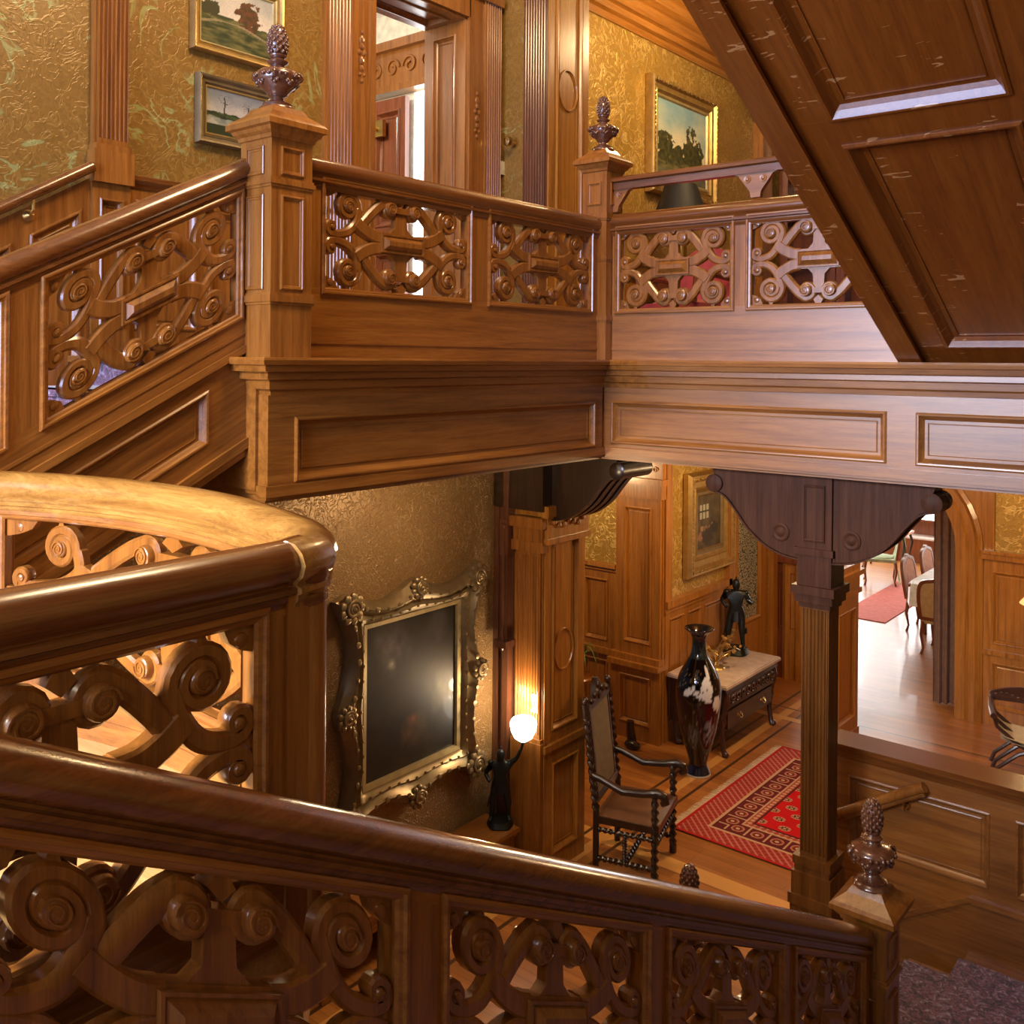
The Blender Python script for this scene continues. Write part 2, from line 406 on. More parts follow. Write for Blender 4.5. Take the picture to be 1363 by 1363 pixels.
def struct(name, mb, mat, smooth=False):
    o = mb.build(name, mat, smooth=smooth); o['kind'] = 'structure'; return o
def thing(name, label, cat, loc, group=None, rz=0):
    o = bpy.data.objects.new(name, None); COL.objects.link(o); o.empty_display_size = .1
    o.location = loc; o.rotation_euler = (0, 0, rz); o['label'] = label; o['category'] = cat
    if group: o['group'] = group
    return o
def tag(o, label, cat, group=None, kind=None):
    o['label'] = label; o['category'] = cat
    if group: o['group'] = group
    if kind: o['kind'] = kind
    return o
def regrade(o):                              # move a top level mesh's origin to the bottom centre of its box
    vs = [v.co for v in o.data.vertices]
    c = Vector(((min(v.x for v in vs) + max(v.x for v in vs)) / 2, (min(v.y for v in vs) + max(v.y for v in vs)) / 2, min(v.z for v in vs)))
    for v in o.data.vertices: v.co -= c
    o.location = c; return o

def panel_row(mb, F, a0, a1, b0, b1, cells, p0, p1, c0, c1, mw=.03, mh=.012, field=True):
    """board from a0..a1, b0..b1 with sunk panels; front face at c1, panel face at c0"""
    mb.fbox(F, a0, a1, b0, b1, c0 - .02, c0)
    mb.fbox(F, a0, a1, b0, p0, c0 - .001, c1); mb.fbox(F, a0, a1, p1, b1, c0 - .001, c1)
    e = a0
    for (x0, x1) in cells:
        mb.fbox(F, e, x0, p0 - .001, p1 + .001, c0 - .001, c1 - .0004); e = x1
        d = c1 - c0
        prof = [(-.004, c0 - .001), (-.004, c1 + mh * .5), (mw * .12, c1 + mh), (mw * .34, c1 + mh * .9), (mw * .45, c1 + mh * .2), (mw * .7, c0 + d * .5), (mw, c0 + .001), (mw, c0 - .001)]
        mb.ribbon(F, [(x0, p0), (x1, p0), (x1, p1), (x0, p1)], prof, True)
        if field and x1 - x0 > 3.5 * mw and p1 - p0 > 3.5 * mw:
            q = mw * 1.45; g = [(x0 + q, p0 + q), (x1 - q, p0 + q), (x1 - q, p1 - q), (x0 + q, p1 - q)]
            mb.ribbon(F, g, [(0, c0 - .001), (0, c0 + .003), (.006, c0 + .006), (.006, c0 - .001)], True)
    mb.fbox(F, e, a1, p0 - .001, p1 + .001, c0 - .001, c1 - .0004)
    return mb

def flutes(mb, F, a0, a1, b0, b1, c, n, d=.012):
    """fluted face: ridges between hollow grooves"""
    w = (a1 - a0) / n; pts = []
    for i in range(n):
        x = a0 + i * w
        pts += [(x + w * .0, c), (x + w * .22, c)]
        for k in range(1, 4): pts.append((x + w * (.22 + .78 * k / 4), c - d * math.sin(PI * k / 4)))
    pts.append((a1, c)); pts += [(a1, c - d * 1.6), (a0, c - d * 1.6)]
    m = len(pts)
    vs = [F.m(a, b0, cc) for a, cc in pts] + [F.m(a, b1, cc) for a, cc in pts]
    fs = [(i, (i + 1) % m, m + (i + 1) % m, m + i) for i in range(m)]
    mb.add(vs, fs); mb.fbox(F, a0, a1, b0 - .03, b0, c - d * 1.6, c); mb.fbox(F, a0, a1, b1, b1 + .03, c - d * 1.6, c)

# ------------------------------------------------------------------ carved strapwork panel
def rprof(w, c0, c1, ch=.008):
    return [(-w, c0 + ch), (-w, c1 - ch), (-w + ch, c1), (w - ch, c1), (w, c1 - ch), (w, c0 + ch), (w - ch, c0), (-w + ch, c0)]
def spiral(cx, cy, r0, r1, th0, turns, n=26):
    return [(cx + (r0 + (r1 - r0) * t) * math.cos(th0 + turns * 2 * PI * t), cy + (r0 + (r1 - r0) * t) * math.sin(th0 + turns * 2 * PI * t)) for t in [i / n for i in range(n + 1)]]
def boss(mb, F, ca, cb, r, c0, c1, sp=False):
    """round scroll end: a low drum; sp adds the spiral ridge on both faces"""
    n = 18
    for sgn in (1, -1):
        cc = sgn * c1
        lv = [(r, 0), (r, cc - sgn * .010), (r * .92, cc - sgn * .003), (r * .8, cc), (r * .35, cc + sgn * .002), (r * .1, cc + sgn * .003)]
        vs = []; fs = []
        for (q, c) in lv:
            for j in range(n): vs.append(F.m(ca + q * math.cos(2 * PI * j / n), cb + q * math.sin(2 * PI * j / n), c))
        for i in range(len(lv) - 1):
            for j in range(n): fs.append((i * n + j, i * n + (j + 1) % n, (i + 1) * n + (j + 1) % n, (i + 1) * n + j))
        fs.append(tuple((len(lv) - 1) * n + j for j in range(n)))
        mb.add(vs, fs)
        if sp:
            w = r * .10
            mb.ribbon(F, spiral(ca, cb, r * .9, r * .12, 0, 2.0, 34), [(-w, cc - sgn * .004), (-w * .6, cc + sgn * .005), (w * .6, cc + sgn * .005), (w, cc - sgn * .004)])
def carved(F, ca, cb, Wd, H, d=.022, mirror_top=True):
    """strapwork filling an opening centred (ca, cb) of half size Wd x H; returns (MB strap, MB tablet)"""
    mb = MB(); k = H / .255
    R = .066 * k; r = .028 * k; rc = .038 * k
    class G:                                   # quadrant mirrored frame
        def __init__(s, sx, sy): s.sx, s.sy = sx, sy
        def m(s, a, b, c=0): return F.m(ca + s.sx * a, cb + s.sy * b, c)
    for sx in (1, -1):
        for sy in (1, -1):
            g = G(sx, sy)
            # corner C-scroll: large volute in the corner, small one at mid edge
            Cx, Cy = .70 * Wd, .63 * H
            sp = list(reversed(spiral(Cx, Cy, R * 1.05, R * .34, PI, -1.7, 34)))     # inner -> outer, ends at angle PI side
            tail = catmull([(Cx - R * 1.05, Cy), (.60 * Wd, .34 * H), (.70 * Wd, .14 * H), (.84 * Wd, .06 * H), (.93 * Wd, .05 * H + r * .3)], 6)
            sm = spiral(.91 * Wd, .055 * H + r * 1.25, r * 1.15, r * .3, -PI / 3, 1.3, 16)
            path = sp + tail[1:] + sm
            wd = [.55 + .45 * min(1, i / 24) for i in range(len(sp))] + [1.35] * (len(tail) - 1) + [max(.5, 1 - i / 18) for i in range(len(sm))]
            mb.ribbon(g, path, rprof(.0175 * k, -d, d), False, wd)
            boss(mb, g, Cx, Cy, R * .46, -d, d + .006, True)
            boss(mb, g, .91 * Wd, .055 * H + r * 1.25, r * .5, -d, d + .006)
            # spur on the volute
            mb.prism(g, [(Cx - .015, Cy + R * 1.1), (Cx + .015, Cy + R * 1.1), (Cx + .004, Cy + R * 1.1 + .03), (Cx - .004, Cy + R * 1.1 + .03)], -d * .7, d * .7)
            # eye strap: top volute -> shoulder -> fold -> tablet
            tx, ty = .17 * Wd, .70 * H
            sp = list(reversed(spiral(tx, ty, rc * 1.15, rc * .3, PI / 2, 1.4, 22)))
            arm = catmull([(tx, ty + rc * 1.15), (.29 * Wd, .74 * H), (.42 * Wd, .52 * H), (.51 * Wd, .34 * H)], 5)
            mb.ribbon(g, sp + arm[1:], rprof(.020 * k, -d * .8, d * 1.05), False, [.45 + .55 * min(1, i / 18) for i in range(len(sp))] + [1.35] * (len(arm) - 1))
            fold = catmull([(.60 * Wd, .34 * H), (.50 * Wd, .22 * H), (.38 * Wd, .13 * H), (.26 * Wd, .11 * H)], 5)
            mb.ribbon(g, fold, rprof(.033 * k, -d * 1.15, d * 1.2), False)
            boss(mb, g, tx, ty, rc * .95, -d, d + .022, True)
            # quarter web between the tablet and the stem
            mb.prism(g, [(0, .18 * H), (.22 * Wd, .18 * H), (.15 * Wd, .23 * H), (.085 * Wd, .34 * H), (.075 * Wd, .60 * H), (0, .72 * H)], -d * .8, d * .8)
            # corner rosette and the ear that holds it
            mb.prism(g, [(Wd * 1.01, H * 1.01), (Wd * 1.01, H * .74), (Wd * .93, H * .78), (Wd * .86, H * .86), (Wd * .82, H * 1.01)], -d * .7, d * .6)
            boss(mb, g, .925 * Wd, .87 * H, .018 * k, -d, d * .8)
        # mid edge link
        g = G(sx, 1); mb.fbox(g, Wd * .93, Wd * 1.01, -.06 * H, .06 * H, -d * .7, d * .7)
    for sy in (1, -1):                          # little leaf at the top and bottom centre, spool between the scrolls
        g = G(1, sy)
        mb.prism(g, [(-.07 * Wd, .9 * H), (0, .8 * H), (.07 * Wd, .9 * H), (.03 * Wd, 1.01 * H), (-.03 * Wd, 1.01 * H)], -d, d)
        mb.fbox(g, -.12 * Wd, .12 * Wd, .64 * H, .76 * H, -d * .7, d * 1.3)
    mb.fbox(G(1, 1), -.36 * Wd, .36 * Wd, -.22 * H, .22 * H, -d * 1.05, d * 1.05)
    tb = MB(); a, b = .30 * Wd, .19 * H
    for sg in (1, -1):
        z0, z1, z2 = sg * d * 1.0, sg * (d + .018), sg * (d + .034)
        lv = [(a, b, z0), (a, b, z1), (a - .008, b - .008, z1), (a - .014, b - .014, sg * (d + .012)), (a - min(a, b) * .75, b - b * .75, z2)]
        vs = []
        for (p, q, c) in lv: vs += [F.m(ca + sx * p, cb + sy * q, c) for sx, sy in ((1, 1), (-1, 1), (-1, -1), (1, -1))]
        fs = [(4 * i + j, 4 * i + (j + 1) % 4, 4 * i + 4 + (j + 1) % 4, 4 * i + 4 + j) for i in range(4) for j in range(4)] + [(16, 17, 18, 19), (3, 2, 1, 0)]
        tb.add(vs, fs)
    return mb, tb

# ------------------------------------------------------------------ hand rail & balustrades
def railprof(r=.056):
    right = [(.0, 0), (r * .5, -.006), (r * .87, -.026), (r * 1.05, -.052), (r * .93, -.078), (r * .62, -.094), (r * .62, -.100),
             (r * .86, -.104), (r * .86, -.116), (r * .66, -.122), (r * .66, -.134), (r * .52, -.142), (r * .52, -.15)]
    return right + [(-a, b) for a, b in reversed(right[1:])]
def balustrade(name, label, F, a0, a1, panels, top, bot, base, mat_board, mat_rail, railpath, sides=(1, -1), extra=None, th=.026, mw=.034):
    t = thing(name, label, 'balustrade', F.m((a0 + a1) / 2, base, 0))
    rl = MB().sweep(railpath, railprof()).build('handrail', mat_rail, t, smooth=True, ang=50)
    na = 14 if isinstance(F, FrCurve) else 1
    MB().fbox(F, a0, a1, top, -.12, -th, th, na).build('top_rail', mat_board, t)
    bb = MB().fbox(F, a0, a1, base, bot, -th, th, na)
    for sg in sides: bb.fbox(F, a0, a1, base + .065, base + .08, sg * th, sg * (th + .006), na)
    bb.build('bottom_rail', mat_board, t)
    e = a0
    for i, (p0, p1) in enumerate(panels + [(a1, None)]):
        if p0 - e > .004: MB().fbox(F, e, p0, bot, top, -th, th).build('stile', W['z'], t)
        if p1 is None: break
        e = p1
        fm = MB()
        for sg in sides:
            fm.rectmould(F, p0 - .030, p1 + .030, bot - .030, top + .030, sg * th, mw, sg * .016, 6 if na > 1 else 1)
        fm.build('panel_moulding', mat_board, t)
        # thin rebated edge inside the opening
        cm, tb = carved(F, (p0 + p1) / 2, (bot + top) / 2, (p1 - p0) / 2, (top - bot) / 2)
        q = cm.build('carved_panel', W['carve'], t, smooth=True, ang=32)
        tb.build('tablet', W['carve'], q)
    if extra: extra(t)
    return t

def finial(mb, x, y, z, k=1.0):
    """urn hung with swags and topped by a pine cone; base at z, about .40 tall"""
    P = lambda L: [(r * k, h * k) for r, h in L]
    mb.lathe((x, y, z), P([(.001, 0), (.085, 0), (.085, .010), (.065, .022), (.068, .030), (.045, .040), (.034, .052), (.032, .062), (.045, .070), (.048, .078),
                           (.060, .092), (.084, .112), (.098, .136), (.102, .156), (.098, .172), (.082, .186), (.052, .195), (.036, .200), (.032, .212), (.046, .222),
                           (.050, .230), (.036, .238), (.030, .246), (.040, .252), (.040, .262), (.001, .264)]), 24)
    for j in range(8):                       # swags of fruit around the urn
        th = 2 * PI * j / 8
        for q in (-.26, -.13, 0, .13, .26):
            zz = z + (.118 + q * q * .55) * k; rr = (.086 + (zz - z - .112 * k) / k * .40) * k
            mb.sphere((x + rr * math.cos(th + q), y + rr * math.sin(th + q), zz), .0115 * k, 6, 4)
    for j in range(4):                       # scroll handles
        th = PI / 4 + j * PI / 2; c, s = math.cos(th), math.sin(th)
        pts = [(x + (.094 + .020 * math.cos(u)) * k * c, y + (.094 + .020 * math.cos(u)) * k * s, z + (.158 + .020 * math.sin(u)) * k) for u in [2 * PI * i / 8 for i in range(9)]]
        mb.tube(pts, .008 * k, 6)
def cone(mb, x, y, z, k=1.0):
    n = 14; prof = [(.001, 0), (.03, .004)] + [(.043 * math.sin(PI * (.22 + .78 * i / n)) ** .62 + .002, .148 * i / n + .004) for i in range(n)] + [(.001, .152)]
    mb.lathe((x, y, z), [(r * k, h * k) for r, h in prof], 20)
    for i in range(8):                       # scales in staggered rows
        h = .012 + i * .0165; r = .043 * math.sin(PI * (.22 + .78 * h / .148)) ** .62 + .002
        for j in range(9):
            th = 2 * PI * (j + .5 * (i % 2)) / 9
            mb.sphere((x + r * k * math.cos(th), y + r * k * math.sin(th), z + h * k), (.0095 * k, .0095 * k, .011 * k), 6, 4)

def newel(name, label, x, y, s, z0, zt, levels, plinth=None, fin=.97):
    """square panelled newel; levels = list of (b0, b1) panels; zt = underside of the cap"""
    t = thing(name, label, 'newel post', (x, y, z0)); h = s / 2
    sh = MB(); sh.box(x - h, x + h, y - h, y + h, z0, zt)
    for (b0, b1, kind) in levels:
        if kind == 'panel':
            for F in (Fr((x + h, y, 0), (0, 1, 0), (0, 0, 1), (1, 0, 0)), Fr((x, y - h, 0), (1, 0, 0), (0, 0, 1), (0, -1, 0)), Fr((x - h, y, 0), (0, 1, 0), (0, 0, 1), (-1, 0, 0)), Fr((x, y + h, 0), (1, 0, 0), (0, 0, 1), (0, 1, 0))):
                sh.rectmould(F, -h * .56, h * .56, b0, b1, 0, .022, .010)
        else:
            e = kind
            sh.box(x - h - e, x + h + e, y - h - e, y + h + e, b0, b1)
            sh.box(x - h - e * .5, x + h + e * .5, y - h - e * .5, y + h + e * .5, b0 - .012, b1 + .012)
    sh.build('shaft', W['z'], t)
    cp = MB(); lv = [(0, 0), (.008, .004), (.012, .02), (.026, .032), (.034, .048), (.050, .054), (.050, .078), (.044, .084), (.036, .092), (-.012, .128), (-.026, .150), (-.03, .156)]
    vs = []; fs = []
    for (e, dz) in lv:
        q = h + e; vs += [(x + a * q, y + b * q, zt + dz) for a, b in ((1, 1), (-1, 1), (-1, -1), (1, -1))]
    n = len(lv)
    fs = [(4 * i + j, 4 * i + (j + 1) % 4, 4 * i + 4 + (j + 1) % 4, 4 * i + 4 + j) for i in range(n - 1) for j in range(4)] + [(3, 2, 1, 0), tuple(4 * n - 4 + j for j in range(4))]
    cp.add(vs, fs); cp.build('cap', W['z'], t)
    f = MB(); finial(f, x, y, zt + .154, fin); fo = f.build('urn_finial', W['finial'], t, smooth=True, ang=60)
    c = MB(); cone(c, x, y, zt + .154 + .262 * fin, fin); c.build('pine_cone', W['finial'], fo, smooth=True, ang=60)
    return t

# ================================================================== THE SETTING
Z2 = 0.0; ZH = -3.75; ZC = 3.55; LAND = -1.33; LOW = -3.40
XB, YB = -3.60, 5.36                         # planes of the gallery balustrades
struct('floor', MB().box(-9.6, 3.2, -3.4, 19.6, ZH - .1, ZH), FLOOR)
struct('ceiling', MB().box(-9.6, 3.2, -3.4, 11.2, ZC, ZC + .1), CEIL)
struct('ceiling', MB().box(-9.6, -1.2, 11.2, 19.7, -.62, -.5), CREAM)
# upper gallery floors
struct('floor', MB().box(-4.66, XB - .02, 2.62, 11.0, -.60, Z2 - .02).box(XB - .021, 3.2, YB + .02, 11.0, -.60, Z2 - .021), W['y'])

# --- left wall, both storeys (faces the stair), with a doorway upstairs
DY0, DY1, DZ = 4.22, 5.16, 2.47
lw = MB().box(-5.05, -4.65, -3.4, DY0, -.6, ZC).box(-5.05, -4.65, DY1, 5.60, -.6, ZC).box(-5.05, -4.65, DY0 - .001, DY1 + .001, DZ, ZC).box(-5.05, -4.65, DY0 - .001, DY1 + .001, -.6, .02)
struct('wall_left', lw, PAPER_UP)
struct('wall_left_lower', MB().box(-4.80, -4.65, -3.4, 5.60, ZH, -.6), PAPER_LOW)
# upstairs dado: level part and the part raking down beside the stair
dd = MB(); F = FX(-4.65)
panel_row(dd, F, 2.54, 3.80, .02, .86, [(2.60, 2.95), (3.03, 3.38), (3.46, 3.74)], .14, .80, .012, .03)
struct('trim_dado_panelling', dd, W['z'])
dc = MB().sweep([(-4.63, 2.50, .91), (-4.63, 3.82, .91)], [(.03, -.05), (-.02, -.05), (-.03, -.03), (-.05, -.012), (-.05, .008), (-.03, .016), (.03, .016)])
struct('trim_dado_cap', dc, W['rail'])
sl = .60
Fd = Fr((-4.65, 2.36, 0), (0, 1, sl), (0, 0, 1), (1, 0, 0)); ds = MB()
panel_row(ds, Fd, -2.6, 0, -1.3, .88, [(-2.5, -2.15), (-2.05, -1.7), (-1.6, -1.25), (-1.15, -.80), (-.70, -.38), (-.29, -.05)], -.75, .74, .012, .03)
struct('trim_raking_dado', ds, W['z'])
# wall handrail on the raking dado
t = thing('wall_handrail', 'round wooden handrail climbing the panelled stair wall to the fluted pilaster', 'handrail', (-4.60, .3, -.3))
MB().tube([(-4.565, 2.36 - 2.5, .93 - 2.5 * sl), (-4.565, 2.34, .925)], .028, 12).build('rail', W['rail'], t, smooth=True)
for yy in (2.06, .9):
    zz = .93 + (yy - 2.36) * sl
    b = MB().lathe((-4.62, yy, zz - .095), [(.001, 0), (.028, 0), (.028, .006), (.018, .014), (.020, .022), (.010, .03), (.001, .03)], 16, (1, 0, 0))
    b.tube([(-4.60, yy, zz - .095), (-4.565, yy, zz - .07), (-4.565, yy, zz - .02)], .007, 8)
    b.build('bracket', BRASS, t, smooth=True)
# pilasters upstairs
def pilaster(F, a0, a1, z0, z1, c, n, base=.2, cap=0, mat=W['z'], nm='trim_pilaster', dep=None):
    mb = MB(); dep = c if dep is None else dep
    mb.fbox(F, a0, a1, z0, z1, -.01, c - .02); flutes(mb, F, a0 + .012, a1 - .012, z0 + base + .03, z1 - cap - .03, c, n)
    if base:
        mb.fbox(F, a0 - .015, a1 + .015, z0, z0 + base - .03, -.01, c + .02); mb.fbox(F, a0 - .006, a1 + .006, z0 + base - .03, z0 + base, -.01, c + .012)
    if cap:
        mb.fbox(F, a0 - .02, a1 + .02, z1 - cap, z1 - cap * .7, -.01, c + .02); mb.fbox(F, a0 - .01, a1 + .01, z1 - cap * .7, z1 - cap * .3, -.01, c + .01); mb.fbox(F, a0 - .03, a1 + .03, z1 - cap * .3, z1, -.01, c + .035)
    return struct(nm, mb, mat)
pilaster(FX(-4.65), 2.37, 2.55, .86, ZC, .06, 7, .19)
pb = MB(); panel_row(pb, FX(-4.65), 2.36, 2.56, .02, .86, [(2.40, 2.52)], .14, .78, .03, .05, .02); struct('trim_pilaster_base', pb, W['z'])
# door case
pilaster(FX(-4.65), 3.83, 4.04, 0, ZC, .05, 7, .2)
dj = MB(); F = FX(-4.65)
dj.fbox(F, 4.04, DY0 + .01, 0, DZ + .14, -.01, .035); dj.fbox(F, 4.195, DY0 + .012, 0, DZ, -.01, .05)
dj.fbox(F, DY1 - .01, 5.30, 0, DZ + .14, -.01, .035); dj.fbox(F, DY0, DY1, DZ - .015, DZ + .14, -.01, .035); dj.fbox(F, 3.83, 5.50, DZ + .14, DZ + .2, -.01, .07)
for yy in (4.12, 5.23):                      # carved pendants on the casing
    for (u, zz, r) in ((0, 1.98, .016), (0, 2.02, .022), (-.02, 1.94, .014), (.02, 1.94, .014), (0, 1.89, .02), (0, 1.84, .015), (.018, 1.80, .01), (-.018, 1.80, .01), (0, 1.76, .012), (0, 2.07, .012)):
        dj.sphere((-4.612, yy + u, zz - (.15 if yy > 5 else 0)), (.014, r, r * 1.3), 8, 5)
struct('trim_door_casing', dj, W['z'])
pilaster(FX(-4.65), 5.30, 5.50, 0, ZC, .05, 7, .2)
# panelled reveals of the thick doorway
rv = MB()
panel_row(rv, Fr((0, DY1, 0), (1, 0, 0), (0, 0, 1), (0, -1, 0)), -5.05, -4.64, .02, DZ, [(-4.955, -4.735)], 1.15, DZ - .12, .01, .028, .028)
panel_row(rv, Fr((0, DY1, 0), (1, 0, 0), (0, 0, 1), (0, -1, 0)), -5.05, -4.64, .02, 1.08, [(-4.955, -4.735)], .15, 1.0, .011, .029, .028)
panel_row(rv, Fr((0, DY0, 0), (1, 0, 0), (0, 0, 1), (0, 1, 0)), -5.05, -4.64, .02, DZ, [(-4.955, -4.735)], .15, DZ - .12, .01, .028, .028)
panel_row(rv, Fr((0, 0, DZ), (1, 0, 0), (0, 1, 0), (0, 0, -1)), -5.05, -4.64, DY0, DY1, [(-4.955, -4.735)], DY0 + .1, DY1 - .1, .01, .03, .028)
struct('door_1', rv, W['z'])
# room beyond the doorway
struct('floor', MB().box(-9.6, -5.05, 2.9, 6.2, -.1, 0), W['x'])
struct('wall_bedroom', MB().box(-9.6, -5.05, 6.2, 6.3, 0, ZC).box(-9.6, -9.5, 2.9, 6.2, 0, ZC).box(-9.6, -5.05, 2.8, 2.9, 0, ZC), CREAM)
fz = MB(); F = FY(6.2)
fz.fbox(F, -7.9, -5.1, 2.48, 2.80, 0, .10); fz.fbox(F, -7.95, -5.1, 2.80, 2.88, 0, .16); fz.fbox(F, -7.9, -5.1, 2.42, 2.48, 0, .14)
for k in range(11):                          # carved scrolling frieze
    cx = -7.5 + k * .22
    fz.ribbon(F, spiral(cx, 2.64, .09, .02, (0 if k % 2 else PI), 1.3 if k % 2 else -1.3, 18), rprof(.010, .09, .118, .004))
fz.fbox(F, -7.9, -6.92, 0, 2.42, 0, .1); fz.fbox(F, -5.72, -5.4, 0, 2.42, 0, .1)
struct('trim_carved_lintel', fz, W['z'])
d2 = MB(); F = Fr((0, 6.12, 0), (1, 0, 0), (0, 0, 1), (0, -1, 0))
panel_row(d2, F, -6.66, -6.21, 1.05, 2.36, [(-6.58, -6.28)], 1.2, 2.25, .02, .05, .04)
panel_row(d2, F, -6.66, -6.21, .02, 1.05, [(-6.58, -6.28)], .2, .95, .021, .051, .04)
door2 = struct('door_2', d2, W['red'])
MB().box(-6.62, -6.45, 6.02, 6.06, 2.02, 2.17).lathe((-6.53, 6.02, 2.09), [(.001, 0), (.02, 0), (.02, .03), (.001, .03)], 10, (0, -1, 0)).build('door_closer', BRASS, door2)
gl = MB().box(-6.195, -5.74, 6.17, 6.19, .1, 2.40); struct('window_3', gl, DAYGL)  # added glowing strip standing in for a lamp-lit wall further back
struct('ceiling', MB().box(-9.5, -5.06, 2.9, 6.2, 3.2, 3.25), WHITE)

# --- pier at the gallery corner, both storeys
PX, PY0, PY1 = -4.20, 5.55, 6.05
def pier(z0, z1, dado, nm, mat):
    mb = MB().box(-4.65, PX - .02, PY0 + .02, PY1, z0, z1)
    F = FX(PX - .02)
    panel_row(mb, F, PY0, PY1, z0 + dado, z1, [(PY0 + .09, PY1 - .09)], z0 + dado + .12, z1 - .45, .004, .02, .03)
    zc = 2.0 if z0 > -1 else -2.15           # carved ring
    ring = [(PY0 + .25 + .115 * math.cos(2 * PI * i / 32), zc + .15 * math.sin(2 * PI * i / 32)) for i in range(32)]
    mb.ribbon(F, ring, [(-.007, .002), (-.004, .016), (.004, .016), (.007, .002)], True)
    if dado > .05: panel_row(mb, F, PY0 - .01, PY1 + .005, z0, z0 + dado, [(PY0 + .09, PY1 - .09)], z0 + .14, z0 + dado - .12, .008, .03, .03); mb.fbox(F, PY0 - .02, PY1 + .02, z0 + dado - .02, z0 + dado + .03, 0, .045)
    return struct(nm, mb, mat)
pier(0, ZC, .0, 'wall_pier', W['wall']); pier(ZH, -.6, .92, 'wall_pier_lower', W['wall'])
struct('wall_pier_paper', MB().box(-4.655, -4.435, PY0 - .004, PY0 + .03, 0, ZC), PAPER_UP)
pilaster(Fr((0, PY0 + .02, 0), (1, 0, 0), (0, 0, 1), (0, -1, 0)), -4.43, -4.21, 0, ZC, .045, 8, .2, mat=W['finial'])
pilaster(Fr((0, PY0 + .02, 0), (1, 0, 0), (0, 0, 1), (0, -1, 0)), -4.46, -4.21, ZH, -1.15, .05, 9, 1.0, .25, mat=W['z'])
ng = MB()                                    # narrow mouldings closing the pier against the wallpaper
for (x0, x1, c) in ((-4.65, -4.60, .05), (-4.60, -4.55, .03), (-4.55, -4.50, .06)): ng.box(x0, x1, PY0 - c, PY0 + .02, ZH, -.62)
ng.box(-4.56, -4.49, PY0 - .09, PY0, -1.45, -1.18); ng.lathe((-4.52, PY0 - .09, -2.15), [(.001, 0), (.012, .02), (.014, .9), (.03, .93), (.001, .95)], 10); ng.box(-4.58, -4.46, PY0 - .13, PY0, -2.12, -2.07)
struct('trim_pier_mouldings', ng, W['finial'])
cpm = MB(); cpm.box(-4.22, -4.15, PY0 - .03, PY1 + .03, -1.14, -1.06); cpm.box(-4.22, -4.175, PY0 - .01, PY1 + .01, -1.30, -1.14); cpm.box(-4.22, -4.16, PY0 - .02, PY1 + .02, -1.34, -1.30)
for k in range(7):
    cpm.sphere((-4.165, PY0 + .06 + .06 * k, -1.2 + .02 * math.cos(k * 2)), (.014, .026, .022), 8, 5)
struct('trim_pier_capital', cpm, W['wall'])

# --- upper hall wall beyond the pier (gold paper) and lower hall walls
struct('wall_hall_upper', MB().box(-4.95, -4.80, 6.04, 11.0, -.02, ZC), PAPER_GOLD)
cr = MB().sweep([(-4.80, 6.05, 3.30), (-4.80, 10.9, 3.30)], [(.0, -.26), (-.02, -.26), (-.03, -.2), (-.06, -.18), (-.06, -.12), (-.09, -.10), (-.10, .0), (-.15, .05), (-.16, .12), (-.22, .18), (-.24, .25), (0, .25)])
struct('trim_crown_moulding', cr, W['wallx'])
wr = MB(); F = FX(-4.80)
panel_row(wr, F, 6.05, 10.2, 0, .88, [(6.2 + .66 * k, 6.76 + .66 * k) for k in range(6)], .14, .78, .01, .03)
wr.fbox(F, 6.05, 10.2, .88, .93, 0, .05); struct('trim_hall_dado', wr, W['wall'])
cl = MB(); F = FX(-4.80); cl.fbox(F, 10.2, 10.45, 0, 3.05, 0, .12); cl.fbox(F, 10.2, 11.0, 2.72, 3.05, 0, .10)
struct('trim_hall_casing', cl, W['wall'])
struct('wall_hall_end', MB().box(-4.8, 3.2, 10.98, 11.08, -.02, ZC), PAPER_GOLD)
# bookcase with glazed doors at the end of the upper hall
t = thing('glazed_bookcase', 'reddish wooden glazed bookcase at the far end of the upper hall', 'bookcase', (-4.2, 10.7, 0))
bc = MB().box(-4.66, -3.3, 10.60, 10.96, .0, .14).box(-4.68, -3.28, 10.56, 10.97, 2.6, 2.72)
for x in (-4.66, -3.98, -3.34): bc.box(x, x + .04, 10.60, 10.96, .14, 2.6)
bc.box(-4.66, -3.3, 10.93, 10.96, .14, 2.6)
for k in range(1, 5): bc.box(-4.64, -3.32, 10.66, 10.94, .14 + .5 * k, .165 + .5 * k)
bc.build('case', W['red'], t)
for x0 in (-4.61, -3.94):
    dm = MB(); F = FY(10.60); dm.ribbon(F, [(x0, .16), (x0 + .62, .16), (x0 + .62, 2.58), (x0, 2.58)], [(0, 0), (0, .022), (.06, .022), (.06, 0)], True)
    for k in range(1, 5): dm.fbox(F, x0 + .05, x0 + .57, .16 + .484 * k, .18 + .484 * k, 0, .018)
    dm.build('door', W['red'], t)

# recess wall of the lower hall with panelling, pilaster
struct('wall_recess', MB().box(-9.0, -4.80, 8.25, 8.4, ZH, -.6), PAPER_GOLD)
wp = MB(); F = FY(8.25)
panel_row(wp, F, -7.6, -5.32, ZH + .0, -2.98, [(-7.5 + .36 * k, -7.22 + .36 * k) for k in range(6)], ZH + .16, -3.06, .01, .03)
panel_row(wp, F, -7.6, -5.32, -2.94, -2.14, [(-7.5 + .36 * k, -7.22 + .36 * k) for k in range(6)], -2.86, -2.24, .01, .03)
wp.fbox(F, -7.6, -5.31, -2.99, -2.93, 0, .07); wp.fbox(F, -7.6, -5.31, -2.15, -2.11, 0, .05); wp.fbox(F, -7.6, -5.31, -2.11, -2.07, 0, .08)
struct('trim_recess_panelling', wp, W['wall'])
pp = MB(); F = FY(8.20)
pp.box(-5.30, -4.78, 8.215, 8.26, ZH, -.65)
